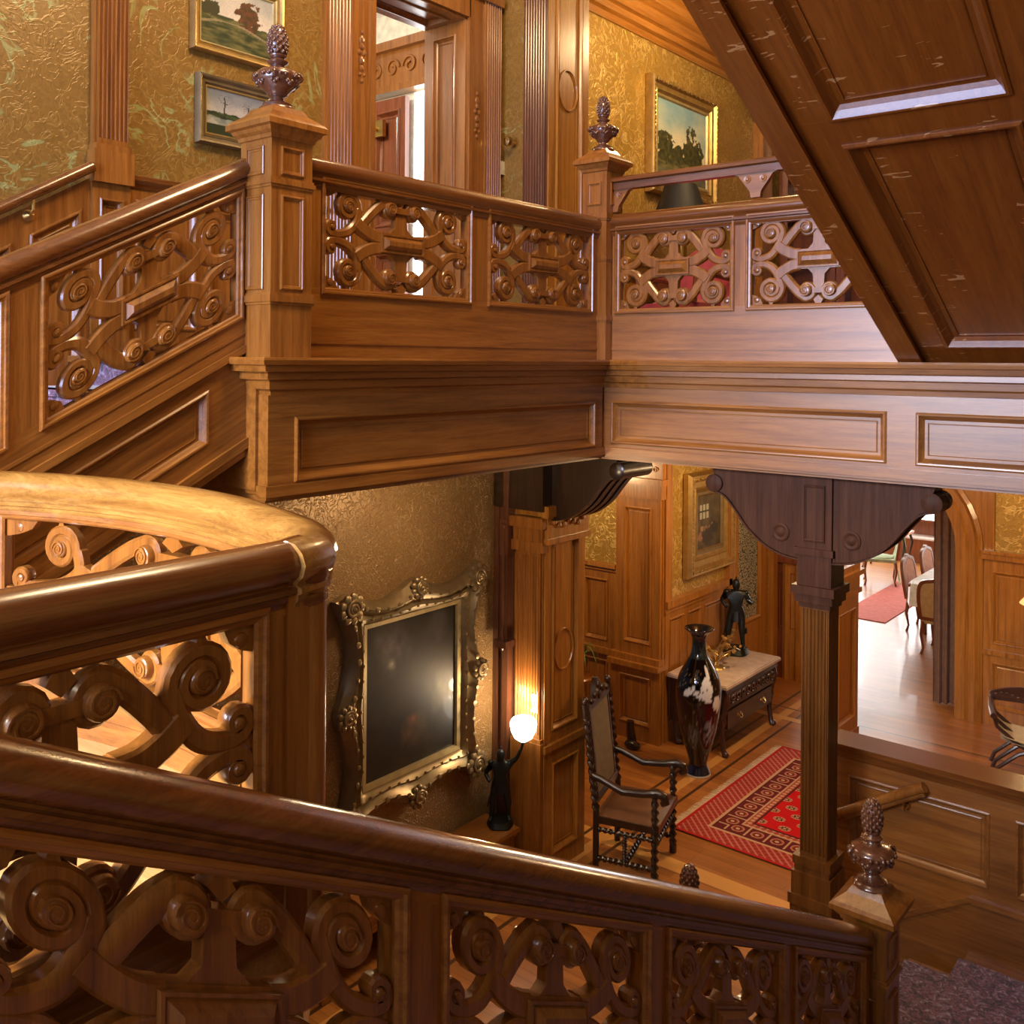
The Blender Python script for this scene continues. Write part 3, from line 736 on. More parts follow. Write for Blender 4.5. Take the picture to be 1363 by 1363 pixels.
panel_row(pp, F, -5.30, -4.79, -2.92, -1.35, [(-5.20, -4.89)], -2.80, -1.46, .0, .02, .03)
panel_row(pp, F, -5.33, -4.77, ZH, -3.02, [(-5.22, -4.88)], ZH + .16, -3.12, .03, .05, .03)
pp.fbox(F, -5.35, -4.76, -3.03, -2.98, -.05, .10); pp.fbox(F, -5.33, -4.77, -2.98, -2.92, -.05, .06)
pp.fbox(F, -5.33, -4.76, -1.36, -1.22, -.05, .05); pp.fbox(F, -5.36, -4.73, -1.22, -1.16, -.05, .09); pp.fbox(F, -5.33, -4.76, -1.16, -.98, -.05, .04); pp.fbox(F, -5.38, -4.70, -.98, -.92, -.05, .12)
for k in range(6): pp.ribbon(F, spiral(-5.24 + .08 * k, -1.07, .032, .008, 0, 1.2, 10), rprof(.006, .035, .055, .002))
struct('trim_recess_pilaster', pp, W['wall'])
rb = MB()                                    # scrolled bracket on the pilaster
rb.box(-5.2, -4.8, 7.9, 8.2, -.75, -.62)
for k in range(5): rb.lathe((-5.18 + .08 * k, 7.98, -.80), [(.001, 0), (.06, 0), (.065, .03), (.06, .06), (.001, .06)], 16, (1, 0, 0))
rb.box(-5.18, -4.82, 8.02, 8.2, -.92, -.75)
struct('trim_recess_bracket', rb, W['wall'])
# lower hall long wall with dado, door
struct('wall_hall_lower', MB().box(-4.95, -4.80, 8.26, 9.70, ZH, -.6).box(-4.95, -4.80, 9.69, 10.75, -1.10, -.6).box(-4.95, -4.80, 10.75, 10.95, ZH, -.6), PAPER_GOLD)
hd = MB(); F = FX(-4.80)
panel_row(hd, F, 8.26, 9.62, ZH, -2.42, [(8.34, 8.62), (8.70, 8.98), (9.06, 9.50)], ZH + .2, -2.55, .01, .03)
hd.fbox(F, 8.24, 9.62, -2.43, -2.36, 0, .07); hd.fbox(F, 8.24, 9.62, -2.48, -2.43, 0, .045)
hd.fbox(F, 9.55, 9.70, ZH, -1.0, 0, .07); hd.fbox(F, 10.68, 10.80, ZH, -1.0, 0, .07); hd.fbox(F, 9.5, 10.85, -1.12, -.95, 0, .08)
hd.fbox(F, 8.24, 8.36, -2.36, -.62, -.02, .04)
struct('trim_hall_panelling', hd, W['wall'])
do = MB(); F = FX(-4.86)
arch = [(9.88, -2.95), (10.48, -2.95), (10.48, -1.72)] + [(10.18 + .30 * math.cos(PI * i / 8), -1.72 + .20 * math.sin(PI * i / 8)) for i in range(1, 8)] + [(9.88, -1.72)]
do.fbox(F, 9.70, 10.68, ZH, -2.95, 0, .05); do.fbox(F, 9.70, 9.88, -2.95, -1.1, 0, .05); do.fbox(F, 10.48, 10.68, -2.95, -1.1, 0, .05); do.fbox(F, 9.88, 10.48, -1.52, -1.1, 0, .05)
do.ribbon(F, arch, [(-.03, .0), (-.03, .055), (.0, .07), (.02, .04), (.02, 0)], True)
door3 = struct('door_3', do, W['wall'])
pn = MB().prism(F, arch, .015, .025).build('leaded_pane', LEADED, door3)
MB().fbox(F, 9.745, 9.775, -2.75, -2.50, .05, .06).lathe((-4.80, 9.76, -2.62), [(.001, 0), (.01, .0), (.01, .03), (.026, .035), (.028, .05), (.001, .06)], 12, (1, 0, 0)).build('door_handle', BRASS, door3)

# --- far wall with the arch to the dining room
AX, AR, AZ0 = -3.60, .85, -1.95
hole = [(AX + AR, AZ0)] + [(AX + AR * math.cos(PI * i / 20), AZ0 + AR * .95 * math.sin(PI * i / 20)) for i in range(1, 20)] + [(AX - AR, AZ0)]
F = FY(10.90); fw = MB()
top = [(AX - AR, ZH)] ; outline = [(-9.0, ZH), (AX - AR, ZH)] + hole[::-1] + [(AX + AR, ZH), (3.2, ZH), (3.2, -.6), (-9.0, -.6)]
fw.fbox(F, -4.80, AX - AR, ZH, -.6, -.15, 0); fw.fbox(F, AX + AR, 3.2, ZH, -.6, -.15, 0)
for (p, q) in zip(hole[:-1], hole[1:]): fw.prism(F, [p, q, (q[0], -.6), (p[0], -.6)], -.15, 0)
struct('wall_far', fw, PAPER_GOLD)
am = MB()
pth = [(AX + AR, ZH)] + hole + [(AX - AR, ZH)]
am.ribbon(F, pth, [(.02, -.17), (-.02, -.17), (-.02, .03), (-.0, .05), (.03, .05), (.02, 0)][::-1])
am.ribbon(F, pth, [(-.24, -.0), (-.24, .05), (-.20, .07), (-.16, .035), (-.10, .035), (-.07, .06), (-.0, .06), (.0, 0)])
struct('trim_arch_casing', am, W['wall'])
spd = MB(); ring = [(AX + (AR + .2) * math.cos(PI * i / 20), AZ0 + (AR * .95 + .2) * math.sin(PI * i / 20)) for i in range(0, 21)]
for (p, q) in zip(ring[:-1], ring[1:]): spd.prism(F, [p, q, (q[0], -.63), (p[0], -.63)], 0, .03)
spd.fbox(F, AX + AR + .2, AX + AR + .34, -1.94, -.63, 0, .028)
struct('trim_arch_spandrel', spd, W['wall'])
fd = MB()
for (x0, x1, cells) in ((-4.78, -4.70, []), (AX + AR + .225, 3.1, [(-2.42, -2.02), (-1.9, -1.45), (-1.33, -.88), (-.76, -.3), (-.2, .3), (.4, .9), (1.0, 1.5)])):
    if cells:
        panel_row(fd, F, x0, x1, ZH, -3.0, cells, ZH + .18, -3.1, .01, .03); panel_row(fd, F, x0, x1, -2.99, -2.02, cells, -2.9, -2.16, .01, .03)
        fd.fbox(F, x0, x1, -2.03, -1.97, 0, .08); fd.fbox(F, x0, x1, -1.97, -1.94, 0, .1); fd.fbox(F, x0, x1, -3.02, -2.97, 0, .05)
struct('trim_far_dado', fd, W['wall'])
fe = MB(); F = FY(10.90); panel_row(fe, F, -4.80, -4.46, ZH, -2.36, [(-4.74, -4.64), (-4.60, -4.50)], ZH + .6, -2.5, .01, .03, .02); fe.fbox(F, -4.80, -4.46, -2.37, -2.26, 0, .1)
struct('trim_corner_panelling', fe, W['red'])
# right hand and near walls closing the stair hall
struct('wall_right', MB().box(3.2, 3.3, -3.4, 11.0, ZH, ZC), PAPER_GOLD)
struct('wall_near', MB().box(-9.6, -4.5, -3.5, -3.4, ZH, ZC).box(-.9, 3.3, -3.5, -3.4, ZH, ZC).box(-4.5, -.9, -3.5, -3.4, ZH, -.2).box(-4.5, -.9, -3.5, -3.4, 2.4, ZC), PAPER_LOW)
wf = MB(); F = Fr((0, -3.4, 0), (1, 0, 0), (0, 0, 1), (0, 1, 0))
wf.ribbon(F, [(-4.5, -.2), (-.9, -.2), (-.9, 2.4), (-4.5, 2.4)], [(-.12, -.02), (-.12, .05), (.03, .05), (.03, -.08)], True)
for x in (-3.3, -2.1): wf.fbox(F, x - .04, x + .04, -.2, 2.4, -.06, .03)
wf.fbox(F, -4.5, -.9, 1.6, 1.68, -.06, .03); struct('window_1', wf, W['x'])
struct('window_1_glass', MB().box(-4.48, -.92, -3.47, -3.46, -.18, 2.38), DAYGL)

# --- cornice, fascia and beams of the gallery
CP = [(0.0, .0), (.19, .0), (.195, -.012), (.19, -.032), (.168, -.036), (.162, -.062), (.118, -.070), (.118, -.098), (.084, -.106), (.080, -.142), (.062, -.152), (.058, -.178), (.0, -.185)]
CPI = [(-a, b) for a, b in CP]
YE = 2.71; YC = 2.70; XF = -3.70
cs = MB().sweep([(-3.74, YC, 0), (XB, YC, 0), (XB, YB, 0), (XB + .4, YB, 0)], CPI)
struct('trim_cornice_left', cs, W['y'])
cs = MB().sweep([(XB + .4, YB, 0), (3.2, YB, 0)], CPI)
struct('trim_cornice_right', cs, W['x'])
fl = MB(); F = FX(XB)
panel_row(fl, F, 2.63, YB - .07, -.60, -.17, [(2.78, YB - .16)], -.565, -.275, .035, .058, .035, .012)
fl.fbox(F, 2.61, YB - .045, -.625, -.575, .0, .075); fl.fbox(F, 2.62, YB - .05, -.64, -.622, .0, .060)
fl.box(XB - .12, XB + .03, 2.636, YB, -.62, -.17)
struct('trim_fascia_left', fl, W['y'])
fr = MB(); F = FY(YB)
panel_row(fr, F, XB + .035, 3.2, -.60, -.17, [(-3.485, -1.72), (-1.56, .2), (.36, 2.1)], -.545, -.27, .02, .043, .035, .012)
fr.fbox(F, XB + .05, 3.2, -.625, -.575, 0, .062); fr.fbox(F, XB + .04, 3.2, -.64, -.622, 0, .05)
fr.box(XB + .0, 3.2, YB, YB + .42, -.66, -.17)
struct('trim_fascia_right', fr, W['x'])
# soffit boards beneath the gallery
struct('ceiling', MB().box(-4.65, XB, 2.66, 5.6, -.66, -.60).box(-4.8, 3.2, 5.7, 10.9, -.68, -.60), W['x'])

# --- column with its scrolled brackets
t = thing('fluted_column', 'square fluted dark oak column with scrolled brackets carrying the gallery beam', 'column', (-2.17, 5.56, ZH))
CX, CY = -2.17, 5.56
c = MB(); h = .082
for F in (FY(CY - h + .008, CX), Fr((CX + h - .008, CY, 0), (0, 1, 0), (0, 0, 1), (1, 0, 0)), Fr((CX - h + .008, CY, 0), (0, 1, 0), (0, 0, 1), (-1, 0, 0)), Fr((CX, CY + h - .008, 0), (1, 0, 0), (0, 0, 1), (0, 1, 0))):
    flutes(c, F, -h + .006, h - .006, -2.88, -1.45, .008, 7, .010)
c.box(CX - h + .01, CX + h - .01, CY - h + .01, CY + h - .01, ZH, -1.0); c.build('shaft', W['column'], t)
b = MB()
for (e, z0, z1) in ((.03, -2.95, -2.90), (.022, -2.99, -2.95), (.035, -3.12, -2.99), (.05, -3.18, -3.12), (.04, ZH, -3.18)):
    b.box(CX - h - e, CX + h + e, CY - h - e, CY + h + e, z0, z1)
b.build('base', W['column'], t)
k_ = MB()
for (e, z0, z1) in ((.012, -1.44, -1.41), (.03, -1.41, -1.36), (.045, -1.36, -1.31), (.02, -1.31, -1.13), (.035, -1.13, -1.09), (.022, -1.09, -.66)):
    k_.box(CX - h - e, CX + h + e, CY - h - e, CY + h + e, z0, z1)
for F in (FY(CY - h - .022, CX), Fr((CX + h + .022, CY, 0), (0, 1, 0), (0, 0, 1), (1, 0, 0))): k_.rectmould(F, -.065, .065, -1.05, -.72, 0, .018, .010)
k_.build('capital', W['bracket'], t)
def bracket_pts(x0, L, ztop):
    """S shaped console: x0 at the support, reaching L along, ztop top"""
    S = catmull([(0, -.50), (.10, -.485), (.20, -.445), (.31, -.36), (.40, -.25), (.47, -.175), (.53, -.152)], 6)
    tip = [(.545 + .045 * math.cos(u), -.105 + .045 * math.sin(u)) for u in [-PI / 2 + PI * i / 8 for i in range(9)]]
    P = [(0, 0)] + [(a, b) for a, b in S] + tip + [(.57, 0)]
    return [(x0 + a * L, ztop + b) for a, b in P]
for sg in (1, -1):
    q = MB(); F = Fr((CX, CY, 0), (sg, 0, 0), (0, 0, 1), (0, -1, 0)); pts = bracket_pts(h + .02, 1.0, -.66)
    q.prism(F, pts, -.085, .085)
    q.ribbon(F, pts[1:-1], [(-.002, -.10), (-.012, -.10), (-.012, -.04), (-.002, -.04)]); q.ribbon(F, pts[1:-1], [(-.002, .04), (-.012, .04), (-.012, .10), (-.002, .10)])
    q.lathe(F.m(h + .565, -.765, -.11), [(.001, 0), (.035, 0), (.055, .01), (.055, .21), (.035, .22), (.001, .22)], 18, (0, -1, 0))
    for cc, d in ((.085, -1), ): q.lathe(F.m(h + .13, -1.02, cc), [(.055, -.01), (.055, .008), (.045, .012), (.03, .006), (.018, .014), (.001, .018)], 16, (0, -1, 0))
    q.build('bracket', W['bracket'], t, smooth=True, ang=30)
# bracket on the pier
bp_ = MB(); F = Fr((PX - .02, PY0 + .22, 0), (1, 0, 0), (0, 0, 1), (0, -1, 0)); pts = bracket_pts(.02, 1.02, -.66)
bp_.prism(F, pts, -.16, .16)
for y0 in (-.2, -.10, 0, .10): bp_.ribbon(F, pts[1:-1], [(-.002, y0 + .02), (-.014, y0 + .02), (-.014, y0 + .08), (-.002, y0 + .08)])
bp_.lathe(F.m(.605, -.765, -.20), [(.001, 0), (.04, 0), (.06, .01), (.06, .39), (.04, .4), (.001, .4)], 18, (0, -1, 0))
bp_.box(-4.648, PX + .012, PY0 - .055, PY0 + .39, -1.1, -.665)
b3 = bp_.build('scrolled_bracket', W['dark'], smooth=True, ang=30); regrade(b3); tag(b3, 'dark scrolled bracket on the pier under the gallery corner', 'bracket')

# --- stair landing (upper), floor and flights
curve_pts = catmull([(-1.80, 1.45), (-1.93, 1.57), (-2.20, 1.66), (-2.60, 1.74), (-3.0, 1.73), (-3.4, 1.64), (-3.72, 1.50)], 6)
ld = MB(); Fz = Fr((0, 0, 0), (1, 0, 0), (0, 1, 0), (0, 0, 1))
poly = [(-1.80, -3.4)] + [(x, y) for x, y in curve_pts] + [(-3.72, -3.4)]
ld.prism(Fz, poly, LAND - .28, LAND); ld.box(-1.81, 3.2, -3.4, .40, LAND - .28, LAND); ld.box(-4.65, -3.71, -3.4, 0, LAND - .28, LAND)
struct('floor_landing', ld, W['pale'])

def flight(name, label, x0, x1, ys, z0, n, run, rise, sgn, carpet=True):
    """n treads; first tread at (ys, z0 + rise) going in +y if sgn > 0"""
    t = thing(name, label, 'staircase', ((x0 + x1) / 2, ys, z0))
    for i in range(n):
        ya = ys + sgn * run * i; z = z0 + rise * (i + 1); yb = ya + sgn * run
        lo, hi = min(ya - sgn * .03, yb), max(ya - sgn * .03, yb)
        tr = MB().box(x0, x1, lo, hi, z - .03, z).build('tread', W['x'], t)
        lo, hi = min(ya, ya + sgn * .02), max(ya, ya + sgn * .02)
        MB().box(x0, x1, lo, hi, z - rise, z - .031).build('riser', W['x'], t)
        if carpet:
            m = MB(); a, b = x0 + .16, x1 - .16; y1, y2 = sorted((ya - sgn * .036, yb - sgn * .0)); m.box(a, b, y1, y2, z, z + .008)
            y1, y2 = sorted((ya - sgn * .036, ya - sgn * .03)); m.box(a, b, y1, y2, z - .03, z + .008)
            y1, y2 = sorted((ya - sgn * .008, ya)); m.box(a, b, y1, y2, z - rise, z - .03); m.build('carpet_runner', CARPET, t)
    return t
run = .2786; 
flight('stair_flight', 'carpeted wooden flight rising from the landing to the gallery newel', -4.63, XF - .04, .06, LAND, 9, .2786, .1478, 1)
so = MB(); Fs = Fr((0, 2.60, -.36), (0, 1, .53), (1, 0, 0), (0, -.468, .884)); so.fbox(Fs, -2.6, .0, -4.64, XF - .03, -.02, 0)
struct('ceiling_stair_soffit', so, W['finial'])
# closed string of the left flight
LF = Fr((XF, 0, .963 - 2.72 * .5135), (0, 1, .5135), (0, 0, 1), (1, 0, 0))
st = MB(); panel_row(st, LF, .0, 2.70, -1.29, -.86, [(.1, 1.05), (1.22, 2.42)], -1.19, -.96, -.012, .010, .03, .010)
st.fbox(LF, 0, 2.70, -.88, -.845, -.03, .040); st.fbox(LF, 0, 2.70, -1.32, -1.275, -.03, .03); st.fbox(LF, 0, 2.70, -1.36, -1.32, -.03, .012)
struct('trim_string_left', st, W['up'])

# --- balustrades
T1, B1 = -.115, -.615
bal = []
F = FX(XB, 0, .945)
balustrade('gallery_balustrade', 'level oak balustrade with two scrollwork panels between the large newel and the corner newel', F, 2.81, 5.27,
           [(2.975, 3.985), (4.185, 5.175)], T1, B1, -.945, W['y'], W['rail'], [(XB, 2.81, .945), (XB, 5.28, .945)])
def upper_rail(t):
    r_ = MB().sweep([(XB + .08, YB, 1.20), (3.1, YB, 1.20)], [(.045, 0), (-.045, 0), (-.055, -.012), (-.055, -.03), (-.035, -.038), (-.03, -.08), (.03, -.08), (.035, -.038), (.055, -.03), (.055, -.012)])
    r_.build('upper_rail', W['railx'], t)
    F = FY(YB)
    for k, x in enumerate((-3.5, -2.50, -1.50, -.5)):
        q = MB(); P = [(-.15, 1.125), (-.11, 1.11), (-.08, 1.07), (-.035, 1.01), (-.03, .975), (.03, .975), (.035, 1.01), (.08, 1.07), (.11, 1.11), (.15, 1.125)]
        if k == 0: P = [(0, 1.125)] + [(-.02, .975)] + P[5:]
        q.prism(F, [(x + a, b) for a, b in P], -.018, .018)
        for dx in ((.045, ) if k == 0 else (-.05, .05)): q.lathe((x + dx, YB - .018, 1.085), [(.022, -.002), (.022, .006), (.012, .004), (.008, .012), (.001, .014)], 12, (0, -1, 0))
        q.build('rail_bracket', W['x'], t)
F = FY(YB, 0, .965)
balustrade('gallery_balustrade', 'daylit oak balustrade with a second flat rail above it right of the corner newel', F, XB + .10, 3.1,
           [(-3.445, -2.655), (-2.52, -1.70), (-1.56, -.74), (-.6, .22), (.36, 1.18), (1.32, 2.14)], T1, -.635, -.965, W['x'], W['railx'], [(XB + .09, YB, .965), (3.1, YB, .965)], extra=upper_rail)
LFb = Fr((XF, 0, LF.O.z), LF.A, LF.B, LF.C)
zc = lambda y: LF.O.z + .5135 * y
balustrade('stair_balustrade', 'raking oak balustrade climbing from the left edge up to the large newel', LFb, .02, 2.64,
           [(.66, 1.54), (1.715, 2.555)], -.165, -.69, -.86, W['up'], W['rail'], [(XF, .02, zc(.02)), (XF, 2.62, zc(2.62))])
ZM = -.42
balustrade('landing_balustrade', 'level foreground oak balustrade of the landing with a heavy polished rail', FX(-1.80, 0, ZM), -1.9, 1.40,
           [(-1.7, -.70), (-.57, .30), (.43, 1.29)], -.165, -.69, LAND - ZM, W['y'], W['rail'], [(-1.80, -1.9, ZM), (-1.80, 1.30, ZM), (-1.803, 1.38, ZM), (-1.83, 1.45, ZM)])
FC = FrCurve(curve_pts, ZM)
rp = [(-1.80, 1.40)] + curve_pts[1:]
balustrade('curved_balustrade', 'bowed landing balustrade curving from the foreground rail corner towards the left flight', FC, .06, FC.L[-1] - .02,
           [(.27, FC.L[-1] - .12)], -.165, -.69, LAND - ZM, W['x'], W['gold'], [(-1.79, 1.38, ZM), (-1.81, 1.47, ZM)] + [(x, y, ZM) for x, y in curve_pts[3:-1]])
t = thing('corner_post', 'rounded oak corner post under the joint of the two landing rails', 'post', (-1.82, 1.44, LAND))
pm = MB().box(-1.835, -1.765, 1.37, 1.43, LAND, ZM - .10); pm.lathe((-1.815, 1.452, LAND), [(.001, 0), (.055, 0), (.055, .9), (.05, .905), (.052, .80), (.001, .80)][:3] + [(.001, .9 - .0)], 20)
pm.v = [Vector((v.x, v.y, min(v.z, ZM - .10))) for v in pm.v]
pm.build('shaft', W['z'], t, smooth=True)
cp = MB().lathe((-1.822, 1.447, ZM - .16), [(.001, 0), (.058, 0), (.066, .012), (.066, .03), (.058, .038), (.062, .05), (.070, .07), (.072, .09), (.001, .095)], 24); cp.build('cap_moulding', W['rail'], t, smooth=True)
# foreground flight, raking down
FZ = lambda y: -.239 - .528 * y
NF = Fr((-1.55, 0, -.239), (0, 1, -.528), (0, 0, 1), (1, 0, 0))
balustrade('stair_balustrade', 'long foreground oak balustrade raking down to the lower newel', NF, -.62, 4.55,
           [(-.45, .44), (.60, 1.48), (1.65, 2.52), (2.68, 3.52), (3.67, 4.42)], -.165, -.69, -.95, W['down'], W['rail'], [(-1.55, -.62, FZ(-.62)), (-1.55, 4.53, FZ(4.53))], th=.03)
s2 = MB(); s2.fbox(NF, .35, 4.6, -1.45, -.95, -.03, .03); s2.fbox(NF, .35, 4.6, -.97, -.93, -.045, .045); struct('trim_string_right', s2, W['down'])
flight('stair_flight', 'carpeted main flight descending from the landing beside the foreground balustrade', -1.51, -.10, 4.60, LOW, 14, .30, .1475, -1)

# --- newels
newel('newel_post', 'large panelled oak newel with urn and pine cone finial at the gallery end', XB, YE, .225, 0, .965,
      [(.81, .935, 'panel'), (.765, .785, .012), (.30, .72, 'panel'), (.245, .275, .016)])
newel('newel_post', 'oak newel with dark pine cone finial at the corner of the gallery', XB, YB, .19, 0, 1.24,
      [(1.02, 1.17, 'panel'), (.93, .955, .012), (.66, .68, .008), (.26, .285, .010)], fin=.9)
newel('newel_post', 'dark newel with pine cone finial at the foot of the foreground balustrade', -1.55, 4.64, .20, ZH, -2.64,
      [(-2.83, -2.69, 'panel'), (-2.90, -2.88, .012), (-3.4, -2.96, 'panel')], fin=1.0)
newel('newel_post', 'lowest newel whose pine cone tip shows above the foreground handrail beside the armchair', -2.52, 4.64, .20, ZH, -3.30,
      [(-3.6, -3.38, 'panel')], fin=1.05)

# --- lower landing, parapet, steps
struct('floor_lower_landing', MB().box(-1.45, 3.2, 4.6, 5.98, ZH, LOW - .01), W['x'])
cpt = MB(); cpt.box(-1.47, 1.2, 4.62, 5.88, LOW - .01, LOW + .006)
o = cpt.build('landing_carpet', CARPET); regrade(o); tag(o, 'dark floral carpet lying on the lower stair landing', 'carpet')
t = thing('landing_steps', 'short flight of wooden steps going down from the carpeted landing past the column', 'steps', (-1.7, 5.3, ZH))
for i in range(2):
    MB().box(-1.45 - .30 * (i + 1), -1.45 - .30 * i, 4.75, 5.90, ZH, LOW - .117 * (i + 1)).build('step', W['y'], t); MB().box(-1.45 - .30 * (i + 1) - .012, -1.45 - .30 * i, 4.80, 5.86, LOW - .117 * (i + 1), LOW - .117 * (i + 1) + .008).box(-1.45 - .30 * (i + 1) - .012, -1.45 - .30 * (i + 1), 4.80, 5.86, LOW - .117 * (i + 2), LOW - .117 * (i + 1)).build('carpet_runner', CARPET, t)
pw = MB(); F = FY(6.0)
pw.box(-2.26, 3.2, 6.03, 6.16, ZH, -2.42)
panel_row(pw, F, -2.26, 3.2, -3.35, -2.42, [(-2.14, -1.34), (-1.20, -.4), (-.28, .5), (.62, 1.4)], -3.0, -2.57, .0, .022, .03, .008)
pw.fbox(F, -1.44, 3.2, -3.42, -3.10, 0, .035); pw.fbox(F, -1.44, 3.2, -3.10, -3.07, 0, .05)
rk = Fr((-1.44, 6.0, -3.085), (1, 0, .62), (0, 0, 1), (0, -1, 0)); pw.fbox(rk, -.8, 0, -.015, .015, 0, .05); pw.fbox(rk, -.8, 0, -.62, -.015, 0, .035)
struct('wall_parapet', pw, W['x'])
pc = MB().box(-2.28, 3.2, 5.955, 6.20, -2.42, -2.385).box(-2.27, 3.2, 5.97, 6.0, -2.47, -2.42); struct('trim_parapet_cap', pc, W['railx'])
t = thing('short_handrail', 'short straight wooden handrail bracketed to the panelled parapet', 'handrail', (-1.97, 5.93, -2.86))
MB().tube([(-2.26, 5.93, -2.85), (-1.68, 5.93, -2.50)], .032, 10).tube([(-2.26, 5.93, -2.885), (-1.68, 5.93, -2.535)], .018, 8).build('rail', W['z'], t, smooth=True)
MB().tube([(-1.80, 5.985, -2.66), (-1.80, 5.94, -2.67), (-1.80, 5.93, -2.60)], .008, 8).lathe((-1.80, 5.985, -2.66), [(.001, 0), (.022, 0), (.018, .012), (.001, .014)], 12, (0, -1, 0)).build('bracket', BRASS, t, smooth=True)

# --- upper flight overhead: panelled soffit and its string
sA = Vector((1, 0, 0)); sB = Vector((0, -1, .528)).normalized(); sN = Vector((0, -.528, -1)).normalized()
SO = Fr((0, 5.30, 0.0), sA, sB, sN)
L_ = lambda y: (5.30 - y) * math.sqrt(1 + .528 ** 2)
sf = MB()
rows = [(5.13, 3.695), (3.563, 2.05), (1.92, .5), (.37, -1.0)]
e = 0
for i, (ya, yb) in enumerate(rows):
    nxt = L_(rows[i + 1][0]) if i + 1 < len(rows) else L_(-1.4)
    mid = (L_(yb) + nxt) / 2
    panel_row(sf, SO, -1.53, .35, e, mid, [(-1.365, -.744), (-.60, .02)], L_(ya), L_(yb), -.020, .012, .045, .012)
    e = mid
u0 = sf.build('soffit', W['soffit'])
fl2 = thing('upper_stair_flight', 'overhead staircase seen from beneath with large sunk oak panels', 'staircase', (-.6, 5.30, 0))
bpy.data.objects.remove(u0); u0 = sf.build('soffit', W['soffit'], fl2)
sg_ = MB(); sg_.fbox(SO, -1.60, -1.525, -.01, L_(-1.4), -.30, .03); sg_.fbox(SO, -1.625, -1.59, -.01, L_(-1.4), -.30, -.24); sg_.fbox(SO, -1.62, -1.50, -.01, L_(-1.4), .03, .05); sg_.build('string', W['soffit'], fl2)
for i in range(22):
    y = 5.0 - .30 * i; z = .158 * (i + 1) + .22
    if z > 3.3: break
    MB().box(-1.55, .35, y - .31, y, z - .03, z + .0).box(-1.55, .35, y - .02, y, z - .158, z - .03).build('tread', W['x'], fl2)
#OBJECTS
# ================================================================== PAINTED SURFACES
def lin(c): return tuple((x / 12.92 if x <= .04045 else ((x + .055) / 1.055) ** 2.4) for x in c)
def nz(x, y, s=1.0, o=0.0): return noise.fractal(Vector((x * s + o, y * s - o, o)), 1.0, 2.0, 4)
def painted(name, F, a0, a1, b0, b1, c, nx, ny, fn, mat, parent=None, world=True):
    me = bpy.data.meshes.new(name); o = bpy.data.objects.new(name, me); COL.objects.link(o)
    off = Vector((0, 0, 0))
    if parent is not None:
        o.parent = parent
        if world: off = parent.location.copy()
    vs = [F.m(a0 + (a1 - a0) * i / nx, b0 + (b1 - b0) * j / ny, c) - off for j in range(ny + 1) for i in range(nx + 1)]
    k = len(vs); back = [F.m(a, b, c - .004) - off for a, b in ((a0, b0), (a1, b0), (a1, b1), (a0, b1))]
    fs = [(j * (nx + 1) + i, j * (nx + 1) + i + 1, (j + 1) * (nx + 1) + i + 1, (j + 1) * (nx + 1) + i) for j in range(ny) for i in range(nx)]
    fs.append((k + 3, k + 2, k + 1, k))
    me.from_pydata([tuple(v) for v in vs + back], [], fs)
    at = me.color_attributes.new('Col', 'FLOAT_COLOR', 'POINT')
    for j in range(ny + 1):
        for i in range(nx + 1):
            at.data[j * (nx + 1) + i].color = (*lin(fn(i / nx, j / ny)), 1)
    for q in range(4): at.data[k + q].color = (.05, .04, .03, 1)
    me.materials.append(mat); return o
def mix3(a, b, t):
    t = max(0, min(1, t)); return tuple(x + (y - x) * t for x, y in zip(a, b))
def sky_field(u, v, hor, sky0, sky1, g0, g1, seed):
    if v > hor + .03 * nz(u, 0, 6, seed): return mix3(sky1, sky0, (v - hor) / (1 - hor) + .5 * nz(u, v, 3, seed))
    return mix3(g0, g1, .5 + 1.1 * nz(u * 1.0, v * 3, 5, seed))
def art_autumn(u, v):
    c = sky_field(u, v, .50 + .10 * (.4 - u), (.62, .62, .60), (.78, .74, .68), (.16, .20, .10), (.40, .38, .22), 3)
    d = ((u - .66) / .17) ** 2 + ((v - .62) / .24) ** 2 + 1.0 * nz(u, v, 9, 5)
    if d < 1: c = mix3((.38, .22, .12), (.24, .18, .09), .5 + nz(u, v, 14, 2))
    d = ((u - .12) / .16) ** 2 + ((v - .58) / .12) ** 2 + .9 * nz(u, v, 9, 8)
    if d < 1: c = (.20, .20, .11)
    if v < .42 and abs(v - .33 - .10 * math.sin(u * 4)) < .02: c = mix3(c, (.62, .55, .44), .7)
    return c
def art_river(u, v):
    c = sky_field(u, v, .50, (.45, .47, .50), (.66, .64, .62), (.10, .14, .08), (.26, .32, .18), 11)
    if .22 < v < .38 + .04 * nz(u, 0, 5): c = mix3((.62, .62, .58), (.40, .44, .40), .5 + nz(u, v, 6, 4))
    if v < .22: c = (.14, .18, .10)
    for x, h in ((.30, .85), (.70, .75), (.80, .70)):
        if abs(u - x - .01 * math.sin(v * 20)) < .010 and .4 < v < h: c = (.12, .11, .09)
        d = abs(nz(u, v, 26, x)) 
        if (u - x) ** 2 / .012 + (v - h + .06) ** 2 / .02 < 1 and d < .05: c = (.16, .14, .12)
    return c
